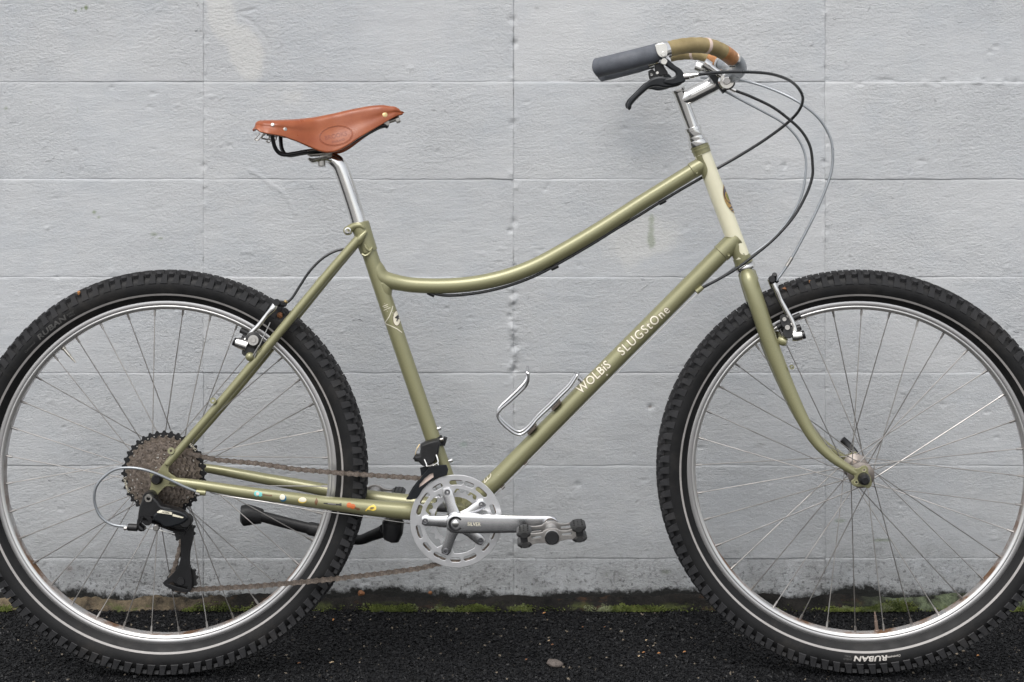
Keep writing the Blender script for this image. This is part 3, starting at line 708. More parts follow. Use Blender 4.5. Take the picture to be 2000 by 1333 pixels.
bv = mkbvh(stay_objs[0])
def st(loop, mt, off=.0004, nm='sticker'): return pxpoly(loop, bv, off, nm, mt, fr, step=2.5)
st(circ(501.5, 964.5, 5.4, 14), 'teal'); st(circ(508.5, 966, 4.4, 14), 'teal', .0005); st(circ(503, 965, 3.2, 12), 'clay', .0007); st([(512, 965), (527, 967.6), (531, 966.8), (531.5, 969.8), (527, 969.3), (512, 967.4)], 'brown', .0008)
st(circ(553, 973.5, 6.6, 16), 'blue'); st(circ(551.5, 971.5, 5.4, 16), 'white', .0007)
st(circ(590.5, 977.6, 8.2, 18, 5.6), 'yellow'); st(circ(590.8, 976.6, 7.6, 18, 4.4), 'white', .0007)
st([(618, 972.5), (621.6, 979.5), (617.5, 988), (614, 981)], 'brown')
st([(632, 982), (650, 983.5), (661, 984.5), (667, 983), (667, 989), (661, 987.5), (650, 987), (632, 984.2)], 'dkgrey'); st([(640, 983.4), (656, 984.6), (656, 985.6), (640, 984.6)], 'cogedge' if False else 'stripe', .0008)
st(circ(682, 987, 5.2, 14, 5), 'orange'); st(circ(689, 989.5, 5.4, 14, 5), 'orange', .0005); st([(693, 990), (702, 993), (703, 996), (699, 997), (692, 993)], 'brown', .0006)
st([(713.5, 997.5), (720, 990), (730, 986), (735, 990), (734.5, 996), (729, 998.5), (719, 995.5), (714, 999)], 'yellow'); st(circ(727, 992.3, 4.2, 12, 1.2), 'outline', .0007); st(circ(725, 994.4, 3.6, 12, .8), 'outline', .0007)
# enamel head badge wrapped round the front of the head tube
m_out, m_in = MB(), MB()
bc = P(1421.5, 389); hd = (hB - hA).normalized(); fx_ = (Vector((0, 1, 0)).cross(hd)); fx_ = fx_ if fx_.x > 0 else -fx_
base = hA + hd * ((bc - hA).dot(hd))
def badge(mb, a0, a1, z0, z1, rr, n=16, rx=1.0):
    rows = []
    for i in range(n + 1):
        v = -1 + 2 * i / n; wv = math.sqrt(max(0, 1 - v * v)); row = []
        for j in range(9):
            u_ = -1 + 2 * j / 8; an = (a0 + a1) / 2 + u_ * wv * (a1 - a0) / 2
            row.append(base + hd * ((z0 + z1) / 2 + v * (z1 - z0) / 2) + (fx_ * math.cos(an) - Vector((0, 1, 0)) * math.sin(an)) * rr)
        rows.append(row)
    mb.grid(rows)
badge(m_out, -1.22, 1.22, -.0275, .0285, .0158); part('head_badge', m_out, 'gold', fr)
badge(m_in, -1.08, 1.08, -.0250, .012, .0161); part('badge_enamel', m_in, 'purple', fr)
for a0, a1, z0, z1, mt_ in ((.1, 1.0, -.014, .006, 'gold'), (.35, .80, -.011, .002, 'moss'), (-.9, 1.1, .014, .017, 'purple'), (-.8, .95, .020, .0225, 'purple')):
    m_ = MB(); badge(m_, a0, a1, z0, z1, .0164); part('badge_relief', m_, mt_, fr)

# ---------------------------------------------------------------- wheels
def build_wheel(drive, phi0, valve_px, name_lab):
    wh = MB()
    prof = [(-.0045, .2848), (.0045, .2848), (.0085, .2856), (.0112, .2876), (.0121, .2900), (.0120, .2911), (.0114, .2918), (.0120, .2925), (.0120, .2992), (.0112, .3006), (.0098, .3006), (.0095, .2960), (-.0095, .2960)]
    full = prof[1:] + [(-a, b) for a, b in prof[9:1:-1]] if False else [(.0070, .2848), (.0082, .2852), (.0108, .2872), (.0121, .2898), (.0121, .2912), (.0114, .2920), (.0120, .2927), (.0120, .2992), (.0112, .3006), (.0098, .3006), (.0095, .2960), (-.0095, .2960), (-.0098, .3006), (-.0112, .3006), (-.0120, .2992), (-.0120, .2927), (-.0114, .2920), (-.0121, .2912), (-.0121, .2898), (-.0108, .2872), (-.0082, .2852), (-.0070, .2848)]
    wh.lathe(full, (0, 0, 0), (0, 1, 0), 220, True)
    w_ = part('wheel', wh, 'rim', bike, 50, name_lab)
    # tyre carcass and knobs
    half = [(.0106, .2990), (.0120, .3004), (.0165, .3032), (.0212, .3085), (.0247, .3150), (.0268, .3225), (.0276, .3300), (.0258, .3370), (.0215, .3422), (.0145, .3458), (.0070, .3474), (0, .3477)]
    pr = half + [(-a, b) for a, b in half[-2::-1]]
    ty = MB(); ty.lathe(pr, (0, 0, 0), (0, 1, 0), 240)
    rev = 1 if drive else -1
    def knob(th, q0, q1, w0, w1, hgt, skew=0., tap=.78):
        (ya, ra), (yb, rb) = q0, q1; dv = Vector((yb - ya, rb - ra)).normalized(); nn = Vector((dv.y, -dv.x))
        if nn.y < 0 and abs(nn.y) > abs(nn.x): nn = -nn
        if abs(nn.x) >= abs(nn.y) and nn.x * ya < 0: nn = -nn
        vs = []
        for (yy, r_, ww, sg) in ((ya, ra, w0, -1), (yb, rb, w1, 1)):
            for lv in (0, 1):
                y_ = yy + nn.x * (hgt * lv - .0008 * (1 - lv)) - dv.x * sg * .0009 * lv; r2 = r_ + nn.y * (hgt * lv - .0008 * (1 - lv)) - dv.y * sg * .0009 * lv
                for sd in (-1, 1):
                    an = th + (sd * ww * (tap if lv else 1) + skew * sg) / r_
                    vs.append((math.sin(an) * r2, y_, math.cos(an) * r2))
        ty.add(vs, [(2, 3, 7, 6), (0, 2, 6, 4), (1, 5, 7, 3), (0, 1, 3, 2), (4, 6, 7, 5)])
    NK = 52
    for i in range(NK * 2):
        th = 2 * math.pi * i / (NK * 2); h2 = math.pi / (NK * 2)
        for s in (-1, 1):
            big = i % 2
            vs = []
            for (yy, r_, wi) in ((.0268, .3306, .0070 if big else .0064), (.0284, .3322, .0064 if big else .0058), (.0210, .3440, .0052), (.0272, .3482, .0038)):
                for sd in (-1, 1):
                    an = th + (sd * wi + .0012 * rev * (r_ - .339) / .008) / r_
                    vs.append((math.sin(an) * r_, yy * s, math.cos(an) * r_))
            ty.cur = 1; ty.add(vs, [(2, 3, 7, 6), (0, 2, 6, 4), (1, 5, 7, 3), (0, 1, 3, 2), (4, 6, 7, 5)])
            knob(th + h2, (.0215 * s, .3424), (.0145 * s, .3459), .0040, .0056, .0062, -.001 * rev, .82)
            knob(th, (.0118 * s, .3467), (.0050 * s, .3476), .0048, .0042, .0066, .0012 * s * rev, .80)
        knob(th + h2, (-.0032, .3478), (.0032, .3478), .0046, .0046, .0064, .0, .80)
    part('tyre', ty, ('tyre', 'knob'), w_, 30)
    m = MB()
    for s in (-1, 1): m.lathe([(s * .02275, .3103), (s * .02455, .3137)], (0, 0, 0), (0, 1, 0), 240)
    part('reflective_stripe', m, 'stripe', w_)
    # hub
    m = MB()
    if drive:
        yf, yn, rf = -.019, .034, .0225
        m.lathe([(-.064, .004), (-.064, .009), (-.056, .0095), (-.022, .018), (-.0205, .026), (-.0175, .026), (-.015, .014), (.028, .012), (.0325, .0225), (.0355, .0225), (.038, .011), (.058, .009), (.066, .008), (.066, .003)], (0, 0, 0), (0, 1, 0), 40)
    else:
        yf, yn, rf = -.031, .035, .0195
        m.lathe([(-.0500, .004), (-.0500, .0085), (-.040, .0105), (-.036, .013), (-.0335, .0225), (-.0305, .0230), (-.028, .013), (0, .0105), (.028, .013), (.0325, .0230), (.0355, .0225), (.038, .013), (.050, .0085), (.050, .004)], (0, 0, 0), (0, 1, 0), 40)
    part('hub', m, 'hubm', w_)
    sg4 = [-1, -1, 1, 1]
    for i in range(36):
        a = phi0 + R(10) * i; side = -1 if i % 2 == 0 else 1
        yl = yf if side < 0 else yn; hr = rf if not (drive and side < 0) else .0235
        hb = a + R(60) * sg4[i % 4] * 1.0
        inout = .0022 * (1 if (i // 2) % 2 else -1)
        p1 = Vector((math.sin(a) * .2855, -.0012 * (1 if side > 0 else -1) * -1, math.cos(a) * .2855)); p0 = Vector((math.sin(hb) * hr, yl + inout, math.cos(hb) * hr))
        dd = (p1 - p0).normalized(); m = MB()
        m.tube([p0 + Vector((0, -inout * 1.6, 0)), p0 + dd * .0015, p0 + dd * .004, p1 - dd * .012, p1 - dd * .0119, p1 - dd * .002, p1 + dd * .001], [.0010, .0009, .00090, .00090, .0019, .0021, .0024], 7)
        part('spoke', m, 'spoke', w_)
    a = valve_px; m = MB(); dv = Vector((math.sin(a), 0, math.cos(a)))
    for r0, r1, rr in ((.2855, .2815, .0045), (.2815, .2655, .0030), (.2655, .2560, .0022), (.2560, .2500, .0014)): m.cyl(dv * r0, dv * r1, rr, 12)
    part('valve', m, 'rivet' if drive else 'valvem', w_)
    return w_
def tyre_text(w_, body, size, ang, r, mat, sp=1., bold=.00003, wide=1.):
    me = text2d(body, size, bold, .0, sp)
    for v in me.vertices: v.co.x *= wide
    cut(me, .002, 0)
    for v in me.vertices:
        x, y = v.co.x + y_shear * v.co.y, v.co.y; rr = r + y; an = ang + x / r
        yy = -float(np.interp(rr, [.3085, .3150, .3225, .3300, .3378], [.0212, .0247, .0268, .0276, .0262])) - .00035
        v.co = (math.sin(an) * rr, yy, math.cos(an) * rr)
    fin(me); return part('tyre_lettering', me, mat, w_)
y_shear = .25
rw = build_wheel(True, R(-4.6), R(-40.5), 'rear wheel, spokes behind a large cassette'); rw.location = P(326.5, 920)
fw = build_wheel(False, R(1.0), R(173.4), 'front wheel under the curved olive fork'); fw.location = S(1676.5, 920)
fw.rotation_euler = ST.to_euler()
tyre_text(fw, 'RUBAN', .0118, R(176.9), .3218, 'tyretext', 1.05, .00042, 1.42); tyre_text(fw, 'Continental', .0052, R(169.9), .3215, 'tyretext'); tyre_text(fw, 'SHIELD', .0045, R(183.9), .3241, 'tyretext_worn'); tyre_text(fw, 'WALL', .0045, R(183.9), .3193, 'tyretext_worn')
tyre_text(rw, 'RUBAN', .0125, R(-37.6), .3222, 'tyretext_worn', 1.05, .00042, 1.42); tyre_text(rw, 'Continental', .0052, R(-46.8), .3215, 'tyretext_worn'); tyre_text(rw, 'SHIELD', .0045, R(-30.4), .3241, 'tyretext_worn'); tyre_text(rw, 'WALL', .0045, R(-30.4), .3196, 'tyretext_worn')
# rear axle nut and skewer
m = MB(); c = P(312, 938); c = Vector((rw.location.x, 0, rw.location.z))
m.lathe([(0, 0), (0, .0065), (.004, .0092), (.010, .0098), (.013, .0090), (.014, 0)], c + Vector((0, -.0795, 0)), (0, 1, 0), 20)
m.cyl(c + Vector((0, -.068, 0)), c + Vector((0, .078, 0)), .0045, 14)
part('axle_skewer', m, 'black', bike)

# ---------------------------------------------------------------- cassette
def gear(n, ro, depth, holes=(), inner=None, y=0., th=.0018, c=(0, 0), a0=0., bev=.00025):
    L = []
    for i in range(n):
        for fr_, rr in ((-.40, ro - depth), (-.27, ro - depth * .78), (-.13, ro - depth * .1), (0.0, ro), (.13, ro - depth * .1), (.27, ro - depth * .78)):
            a = a0 + 2 * math.pi * (i + fr_) / n; L.append((c[0] + rr * math.sin(a), c[1] + rr * math.cos(a)))
    lo = [L] + ([circ(c[0], c[1], inner, 40)] if inner else []) + list(holes)
    return plate(lo, y, th, bev)
cc = (rw.location.x, rw.location.z)
cas = MB(); cas.lathe([(-.0610, .0060), (-.0610, .0135), (-.0590, .0150), (-.022, .0165), (-.020, .0165)], c, (0, 1, 0), 30)
cas_o = part('cassette', cas, 'cog', bike)
teeth = [36, 32, 28, 24, 21, 18, 15, 13, 11]
for k, n in enumerate(teeth):
    ro = n * .0127 / (2 * math.pi) + .0022; y = -.0225 - k * .0042; holes = []
    if k < 4:
        nh = n // 1 if k == 0 else n
        for i in range(n):
            if k and rs.rand() < .45: continue
            a = 2 * math.pi * (i + .5) / n; rr = ro - .0085
            holes.append(circ(cc[0] + rr * math.sin(a), cc[1] + rr * math.cos(a), .0011, 8))
    part('cog', gear(n, ro, .0044, holes, .012, y, .0022, cc, k * .07), 'black' if k == 0 else ('cog' if k % 2 else 'plate_'), cas_o, label='largest cog, black' if k == 0 else None)
m = MB()
for k, n in enumerate(teeth):           # bright worn flecks and pins
    ro = n * .0127 / (2 * math.pi)
    for i in range(n):
        a = 2 * math.pi * (i + .5) / n + k * .07
        if k == 0 or rs.rand() < .55:
            rr = ro - (.0062 if k == 0 else rs.uniform(.002, .012)); s_r = .0011 if k == 0 else rs.uniform(.0006, .0018)
            pc = Vector((cc[0] + rr * math.sin(a), -.0240 - k * .0042, cc[1] + rr * math.cos(a)))
            if k: m.box(pc, s_r * 2.4, .0006, s_r * 1.2, Matrix.Rotation(a, 3, 'Y'))
            else: m.lathe([(0, 0), (0, s_r), (.0004, s_r)], pc, (0, 1, 0), 8)
part('cog_pin', m, 'cogedge', cas_o)['kind'] = 'stuff'
def ring_text(body, size, ang, r, y, par, mat):
    me = text2d(body, size, .00002, 0, 1.)
    for v in me.vertices:
        rr = r + v.co.y; an = ang + v.co.x / r; v.co = (cc[0] + math.sin(an) * rr, y, cc[1] + math.cos(an) * rr)
    fin(me); part('cog_lettering', me, mat, par)
ring_text('SHIMANO', .0062, R(43), .0685, -.0240, cas_o, 'white'); ring_text('SHIMANO', .0062, R(-107), .0685, -.0240, cas_o, 'white')

# ---------------------------------------------------------------- crankset
cr = P(891, 1018, -.052); cx, cz = cr.x, cr.z
ring_holes = []
g_in = []
ang5 = [R(34.5 + 72 * k) for k in range(5)]
for k in range(120):                     # inner edge with five bolt tabs
    a = 2 * math.pi * k / 120; dd = min(abs((a - b + math.pi) % (2 * math.pi) - math.pi) for b in ang5)
    r_ = .0555 - .0090 * max(0, min(1, (.27 - dd) / .08)); g_in.append((cx + r_ * math.cos(a), cz + r_ * math.sin(a)))
def slot(a, r, wl, hh):
    out = []
    for t in np.linspace(-1, 1, 7): out.append((a + t * wl, r + hh))
    for t in np.linspace(60, -60, 4): out.append((a + wl + math.cos(R(t)) * hh / r, r + math.sin(R(t)) * hh))
    for t in np.linspace(1, -1, 7): out.append((a + t * wl, r - hh))
    for t in np.linspace(240, 120, 4): out.append((a - wl + math.cos(R(t)) * hh / r, r + math.sin(R(t)) * hh))
    return [(cx + q_ * math.cos(p_), cz + q_ * math.sin(p_)) for p_, q_ in out]
sa = [90, 70.5, 49, 18, -18, -41, -69, -91, -115, -139, -164, -197, -215.5, -241]
slots = [slot(R(a), .0665 + (0.0), (.120 if i % 2 == 0 else .080), .0040) for i, a in enumerate(sa)]
crank = MB()
yo = -.0600
pe = P(1075, 1023, yo - .010); dirc = Vector((pe.x - cx, 0, pe.z - cz)); Lc = dirc.length; dirc.normalize(); up = Vector((-dirc.z, 0, dirc.x))
rows = []
for t, hw, dp in ((-.0165, .004, .004), (-.0150, .0095, .0065), (-.009, .0145, .0082), (0, .0168, .0088), (.012, .0165, .0086), (.026, .0158, .0080), (.06, .0148, .0076), (.11, .0138, .0072), (Lc - .012, .0132, .0070), (Lc, .0130, .0068), (Lc + .007, .0115, .0066), (Lc + .0115, .0075, .0055), (Lc + .0130, .003, .003)):
    c0 = Vector((cx, yo - .004 - .006 * min(1, max(0, t / .05)), cz)) + dirc * t; row = []
    for k in range(20):
        a = 2 * math.pi * k / 20; ca, sa_ = math.cos(a), math.sin(a)
        row.append(c0 + up * hw * 1.06 * math.copysign(abs(ca) ** .42, ca) + Vector((0, 1, 0)) * dp * math.copysign(abs(sa_) ** .38, sa_))
    rows.append(row)
crank.grid(rows, False, True); crank.add(rows[0], [tuple(range(20))]); crank.add(rows[-1], [tuple(range(20))])
for b in ang5:                           # spider arms
    rows = []
    for r_, hw, dp in ((.004, .0130, .006), (.016, .0110, .0058), (.030, .0088, .0048), (.044, .0090, .0036), (.0535, .0088, .0030), (.0590, .0060, .0024)):
        c0 = Vector((cx + math.cos(b) * r_, yo + .0042, cz + math.sin(b) * r_)); row = []; tn = Vector((-math.sin(b), 0, math.cos(b)))
        for k in range(12):
            a = 2 * math.pi * k / 12; ca, sa_ = math.cos(a), math.sin(a)
            row.append(c0 + tn * hw * math.copysign(abs(ca) ** .6, ca) + Vector((0, 1, 0)) * dp * math.copysign(abs(sa_) ** .6, sa_))
        rows.append(row)
    crank.grid(rows, False, True); crank.add(rows[-1], [tuple(range(12))])
crank_o = part('crankset', crank, 'crankm', bike, 40)
part('chain_guard', plate([circ(cx, cz, .0796, 96), g_in] + slots, -.0520, .0034, .0006), 'guard', crank_o)
part('chainring', gear(36, .0750, .005, [], .0682, -.0458, .0022, (cx, cz)), 'cog', crank_o)
part('chainring', gear(24, .0500, .0046, [], .0385, -.0385, .0024, (cx, cz), .05), 'guard', crank_o)
m = MB()
for b in ang5:
    pc = Vector((cx + math.cos(b) * .0532, -.0605, cz + math.sin(b) * .0532))
    m.lathe([(0, .0022), (-.0012, .0026), (-.0016, .0042), (-.0004, .0050), (.006, .0050)], pc, (0, 1, 0), 16)
part('chainring_bolt', m, 'dkgrey_metal', crank_o)
m = MB(); pc = Vector((cx, yo - .0125, cz)); m.lathe([(0, .0085), (-.001, .0095), (-.0012, .0125), (.0004, .0130), (.004, .0130)], pc, (0, 1, 0), 28)
m.lathe([(.0018, 0), (.0018, .0085), (-.0005, .0088)], pc, (0, 1, 0), 28); part('dust_cap', m, 'black', crank_o)
m = MB(); m.lathe([(-.0014, 0), (-.0014, .0045), (-.0002, .0062), (.002, .0064)], pc, (0, 1, 0), 20); part('crank_bolt', m, 'chrome', crank_o)
m = MB()      # far side crank, in line behind
q0 = Vector((BB.x, .064, BB.z)); q1 = q0 - Vector((dirc.x, 0, dirc.z)) * .163 + Vector((0, .008, 0)); m.tube([q0 + Vector((.012, 0, 0)), q0, q0 * .5 + q1 * .5, q1, q1 - Vector((.01, 0, 0))], [(.005, .012), (.0075, .0155), (.0065, .0135), (.006, .012), (.004, .007)], 16)
m.cyl(BB + Vector((0, -.054, 0)), BB + Vector((0, .066, 0)), .0085, 18); part('left_crank', m, 'alloy', crank_o)
bv = mkbvh(crank_o)
for of_, ol, mt_ in ((.0005, .50, 'dkgrey_metal'), (.0009, .12, 'white')): pxtext('SILVER', 9.8, 926, 1024.3, R(-2), bv, of_, ol, 2.5, 'crank_lettering', mt_, crank_o, 1.0, .9)

# ---------------------------------------------------------------- pedals
def pedal(org, sgn, tilt):
    """org = outer crank face centre; axle runs outwards (sgn)"""
    rot = Matrix.Rotation(tilt, 3, 'Y'); T = lambda x, y, z: org + rot @ Vector((x, 0, z)) + Vector((0, sgn * y, 0))
    m = MB(); m.cyl(T(0, 0, 0), T(0, .018, 0), .0075, 18); m.lathe([(.012, .009), (.018, .0125), (.03, .0105), (.06, .0100), (.080, .0115), (.090, .0122), (.092, .0115)], org, (0, sgn, 0), 24)
    po = part('pedal', m, 'alloy', bike)
    m = MB(); m.lathe([(0, 0), (0, .0100), (.0016, .0112), (.006, .0115)], T(0, .0945, 0), (0, -sgn, 0), 24); part('end_cap', m, 'plastic', po)
    m = MB(); m.lathe([(.0012, .0070), (.0016, .0105), (.0, .0110)], org, (0, sgn, 0), 20); part('spindle_washer', m, 'rust', po)
    for yy in (.036, .084):        # bow-tie cage plates with two ribs on each wing
        m = MB()
        up_ = [(-.040, .0105), (-.026, .0085), (-.015, .0092), (-.0090, .0130), (0, .0148), (.0090, .0130), (.015, .0088), (.026, .0075), (.040, .0105)]
        lo_ = [(.040, -.0085), (.026, -.0070), (.012, -.0085), (.0075, -.0120), (0, -.0135), (-.0075, -.0120), (-.012, -.0085), (-.026, -.0080), (-.040, -.0115)]
        L = [(a, b) for a, b in up_ + lo_]
        hol = [[(s * a, b) for a, b in ((.017, .0034), (.033, .0042), (.033, .0002), (.017, .0004))] for s in (-1, 1)]
        pm = curve_mesh([L] + hol, .0045, .0007)
        for v in pm.vertices: v.co = T(v.co.x, yy - v.co.z, v.co.y)
        fin(pm, 35); part('cage_plate', pm, 'pedalm', po)
    for s in (-1, 1):
        m = MB(); m.box(T(s * .0435, .062, -.001), .017, .046, .012, rot); part('pedal_block', m, 'plastic', po)
        for lv in (-1, 1):
            m = MB(); rows = []
            for yy, kk in ((.034, .55), (.037, .85), (.042, 1), (.082, 1), (.087, .85), (.091, .5)):
                row = []
                for k in range(14):
                    a = 2 * math.pi * k / 14; row.append(T(s * .0452 + math.cos(a) * .0128 * kk, yy, lv * .0084 + math.sin(a) * .0056 * (.6 + .4 * kk)))
                rows.append(row)
            m.grid(rows, False, True); m.add(rows[0], [tuple(range(14))]); m.add(rows[-1], [tuple(range(14))])
            for i in range(4):          # studs
                for j in range(3):
                    x_ = s * .0452 + (j - 1) * .0066; y_ = .045 + i * .0115; b0 = T(x_, y_, lv * .0128); m.lathe([(0, .0015), (.0018, .0012), (.0019, 0)], b0, rot @ Vector((0, 0, lv)), 7)
            part('tread_block', m, 'dusty', po)
    return po
pedal(Vector((cx, yo - .0170, cz)) + dirc * Lc, -1, R(-6))
pedal(q1 + Vector((0, .006, 0)), 1, R(4))

# ---------------------------------------------------------------- chain
def arc(c0, r, a0, a1, y, n=12): return [Vector((c0[0] + r * math.sin(R(a0 + (a1 - a0) * i / n)), y, c0[1] + r * math.cos(R(a0 + (a1 - a0) * i / n)))) for i in range(n + 1)]
yc, yr = -.0330, -.0458
up1 = P(349, 1070, -.040); lp = P(357, 1131, -.040)
top = arc(cc, 24 * .0127 / 2 / math.pi, -150, 6, yc, 16)
top_pts = top + PP([(420, 898.5, yc - .001), (503, 905.5, -.036), (578, 917, -.038), (655, 923.5, -.040), (732, 929, -.043), (820, 934.5, yr)])
rg = arc((cx, cz), .0728, -12, 192, yr, 22)
bot = PP([(865, 1108, yr), (818, 1111, yr), (732, 1122, -.044), (655, 1131, -.043), (578, 1138.5, -.042), (490, 1146, -.041), (372, 1152, -.040)])
lpA = arc((lp.x, lp.z), .0205, 178, 300, -.040, 8)
cage_up = PP([(345, 1096, -.040), (352, 1068, -.039), (357, 1045, -.038), (345, 1032, -.036)])
path = top_pts + rg + bot[1:] + lpA + cage_up
def resample(path, step):
    out = [path[0]]; acc = 0
    for a, b in zip(path, path[1:]):
        d_ = (b - a).length
        while acc + d_ >= step:
            t = (step - acc) / d_; a = a + (b - a) * t; out.append(a.copy()); d_ = (b - a).length; acc = 0
        acc += d_
    return out
pins = resample(path, .0127)
m = MB()
for p in pins: m.cyl(p - Vector((0, .0040, 0)), p + Vector((0, .0040, 0)), .0021, 8)
chain_o = part('chain', m, 'plate_', bike); chain_o['kind'] = 'stuff'
def linkmesh(y, r, wst):
    L = []
    for cxx, a0, a1 in ((.0127, -70, 70), (0, 110, 250)):
        for a in np.linspace(a0, a1, 6): L.append((cxx + r * math.cos(R(a)), r * math.sin(R(a))))
        L.append((.00635, wst if cxx else -wst))
    m = MB()
    for s in (-1, 1):
        n = len(L); vs = [(a, s * y - .0006, b) for a, b in L] + [(a, s * y + .0006, b) for a, b in L]
        m.add(vs, [tuple(range(n)), tuple(range(2 * n - 1, n - 1, -1))] + [(i, (i + 1) % n, n + (i + 1) % n, n + i) for i in range(n)])
    if y < .003: m.cyl(Vector((0, -.002, 0)), Vector((0, .002, 0)), .0037, 10); m.cyl(Vector((.0127, -.002, 0)), Vector((.0127, .002, 0)), .0037, 10)
    me = m.mesh('chain_link', 35); me.materials.append(M['plate_' if y > .003 else 'rust']); return me
lm = [linkmesh(.0034, .0044, .0026), linkmesh(.0021, .0044, .0026)]
for i in range(len(pins) - 1):
    a, b = pins[i], pins[i + 1]; o = bpy.data.objects.new('chain_link', lm[i % 2]); C.objects.link(o); o.parent = chain_o
    x = (b - a).normalized(); y = Vector((0, 1, 0)); z = x.cross(y).normalized(); y = z.cross(x)
    o.matrix_local = Matrix.Translation(a) @ Matrix((x, y, z)).transposed().to_4x4()

# ---------------------------------------------------------------- rear derailleur
def pl(pts, t, th, bev=.0008, f=P, sm=2, holes=()):
    L = [f(a, b, t) for a, b in pts]; L = [(p.x, p.z) for p in (smooth(L + [L[0]], sm)[:-1] if sm > 1 else L)]
    return plate([L] + [[(p.x, p.z) for p in [f(a, b, t) for a, b in h_]] for h_ in holes], t, th, bev)
rd = part('rear_derailleur', pl([(283, 967), (298, 966), (312, 978), (318, 986), (345, 992), (362, 1000), (370, 1012), (370, 1028), (362, 1037), (345, 1038), (330, 1034), (310, 1026), (296, 1020), (283, 1012), (277, 1010), (274, 1022), (283, 1030), (283, 1036), (272, 1035), (271, 1015), (274, 990)], -.078, .020, .0035), 'black', bike)
m = MB(); a_ = P(290, 974, -.0895)
m.lathe([(0, .0030), (-.001, .0036), (-.001, .0062), (.001, .0072), (.006, .0072)], a_, (0, 1, 0), 20); m.lathe([(.0015, 0), (.0015, .003)], a_, (0, 1, 0), 12); part('mounting_bolt', m, 'steel', rd)
m = MB(); m.lathe([(0, 0), (0, .0100), (.004, .0112), (.02, .0112)], P(290, 974, -.087), (0, 1, 0), 22); m.lathe([(0, 0), (0, .009), (.003, .0105), (.02, .0105)], P(361, 1020, -.092), (0, 1, 0), 22)
m.lathe([(0, 0), (0, .0085), (.003, .0095), (.03, .0095)], P(287, 1017, -.088), (0, 1, 0), 22); part('pivot_boss', m, 'black', rd)
part('parallelogram_cover', pl([(300, 1006), (310, 998), (322, 994), (345, 996), (363, 1003), (368, 1014), (352, 1025), (330, 1030), (318, 1028), (312, 1021), (300, 1016)], -.091, .007, .003), 'lever', rd)
rdc = [o for o in rd.children if o.name.startswith('parallelogram')][0]
bv = mkbvh(rdc)
pxpoly([(305, 1001.5), (313.5, 996.5), (336, 1001), (336, 1006)], bv, .0003, 'name_plate', 'white', rd)
pxpoly([(337.5, 1004), (359, 1010.5), (356.5, 1012.5), (337, 1008.5)], bv, .0003, 'name_plate', 'white', rd)
pxtext('ACERA', 4.6, 324, 1001.6, R(-11), bv, .0006, .02, 1.5, 'lettering', 'dkgrey', rd, 1, 1)
cage = [(353, 1026), (361, 1022), (374, 1024), (378, 1036), (377, 1052), (371, 1078), (371, 1105), (375, 1130), (374, 1152), (366, 1157), (350, 1156), (330, 1149), (318, 1139), (330, 1128), (345, 1112), (352, 1095), (353, 1070)]
part('derailleur_cage', pl(cage, -.052, .0030, .0006, holes=[[(328, 1140), (345, 1146), (366, 1151), (367, 1146), (350, 1143), (338, 1137)]]), 'black', rd)
part('derailleur_cage', pl([(a + 1, b) for a, b in cage], -.030, .0025, .0006), 'black', rd)
for (pp_, n_) in ((P(357, 1131, -.040), 13), (P(359, 1036, -.040), 10)):
    part('jockey_wheel', gear(n_, n_ * .0127 / 6.2832 + .0012, .004, [], .0035, -.040, .0046, (pp_.x, pp_.z)), 'dusty', rd)
    m = MB(); m.lathe([(0, 0), (0, .0062), (.0015, .0068), (.003, .0068)], Vector((pp_.x, -.056, pp_.z)), (0, 1, 0), 18); part('pulley_bolt', m, 'plastic', rd)
m = MB(); m.cyl(P(250, 1030, -.078), P(269, 1031, -.078), .0062, 12); m.cyl(P(269, 1031, -.078), P(283, 1032.5, -.078), .0036, 10); part('barrel_adjuster', m, 'plastic', rd)
m = MB(); m.lathe([(0, 0), (0, .0042), (.0015, .0056), (.006, .0056), (.009, .004)], P(304.5, 1032, -.090), (0, 1, 0), 16); part('cable_anchor', m, 'steel', rd)
m = MB(); m.tube(PP([(283, 1032, -.080), (304, 1033, -.088), (332, 1042, -.086), (341, 1044, -.084)]), .0007, 6); m.tube(PP([(329, 1040, -.086), (341, 1043.5, -.084)]), .0016, 8); part('cable_end', m, 'cable', rd)

# ---------------------------------------------------------------- front derailleur
m = MB(); ta = (sx_(1) - sx_(0)).normalized(); k0 = sx_(.757)
m.tube([k0 - ta * .008, k0 - ta * .0075, k0 + ta * .0075, k0 + ta * .008], [.0145, .0165, .0165, .0145], 26)
m.box(P(868, 862, -.004), .0065, .014, .0135, Matrix.Rotation(R(18), 3, 'Y'))
fd = part('front_derailleur', m, 'plastic', bike)
part('pivot_body', pl([(822, 868), (836, 862), (858, 858), (858, 876), (852, 898), (838, 908), (826, 908), (818, 900), (809, 896), (811, 888), (820, 888)], -.030, .026, .003), 'plastic', fd)
m = MB(); m.cyl(P(810, 895, -.036), P(822, 896, -.036), .0062, 12); m.cyl(P(809, 898, -.036), P(813, 892, -.036), .0030, 8); part('cable_anchor', m, 'plastic', fd)
m = MB(); m.tube(smooth(PP([(829, 898, -.046), (833, 907, -.050), (835, 911, -.052), (854, 905, -.052), (855, 898, -.050), (852, 889, -.046)]), 4), .0013, 8)
m.tube(smooth(PP([(855, 905, -.052), (858, 915, -.055), (858, 928, -.055)]), 3), .0011, 8); part('return_spring', m, 'chrome', fd)
part('derailleur_cage', pl([(838, 912), (872, 908), (873, 928), (858, 932), (838, 944), (824, 958), (814, 974), (793, 976), (800, 966), (812, 948), (826, 928), (836, 916)], -.056, .0022, .0006,
     holes=[[(846, 924), (847, 932), (832, 943), (818, 953), (820, 946), (830, 934), (840, 926)]]), 'lever', fd)
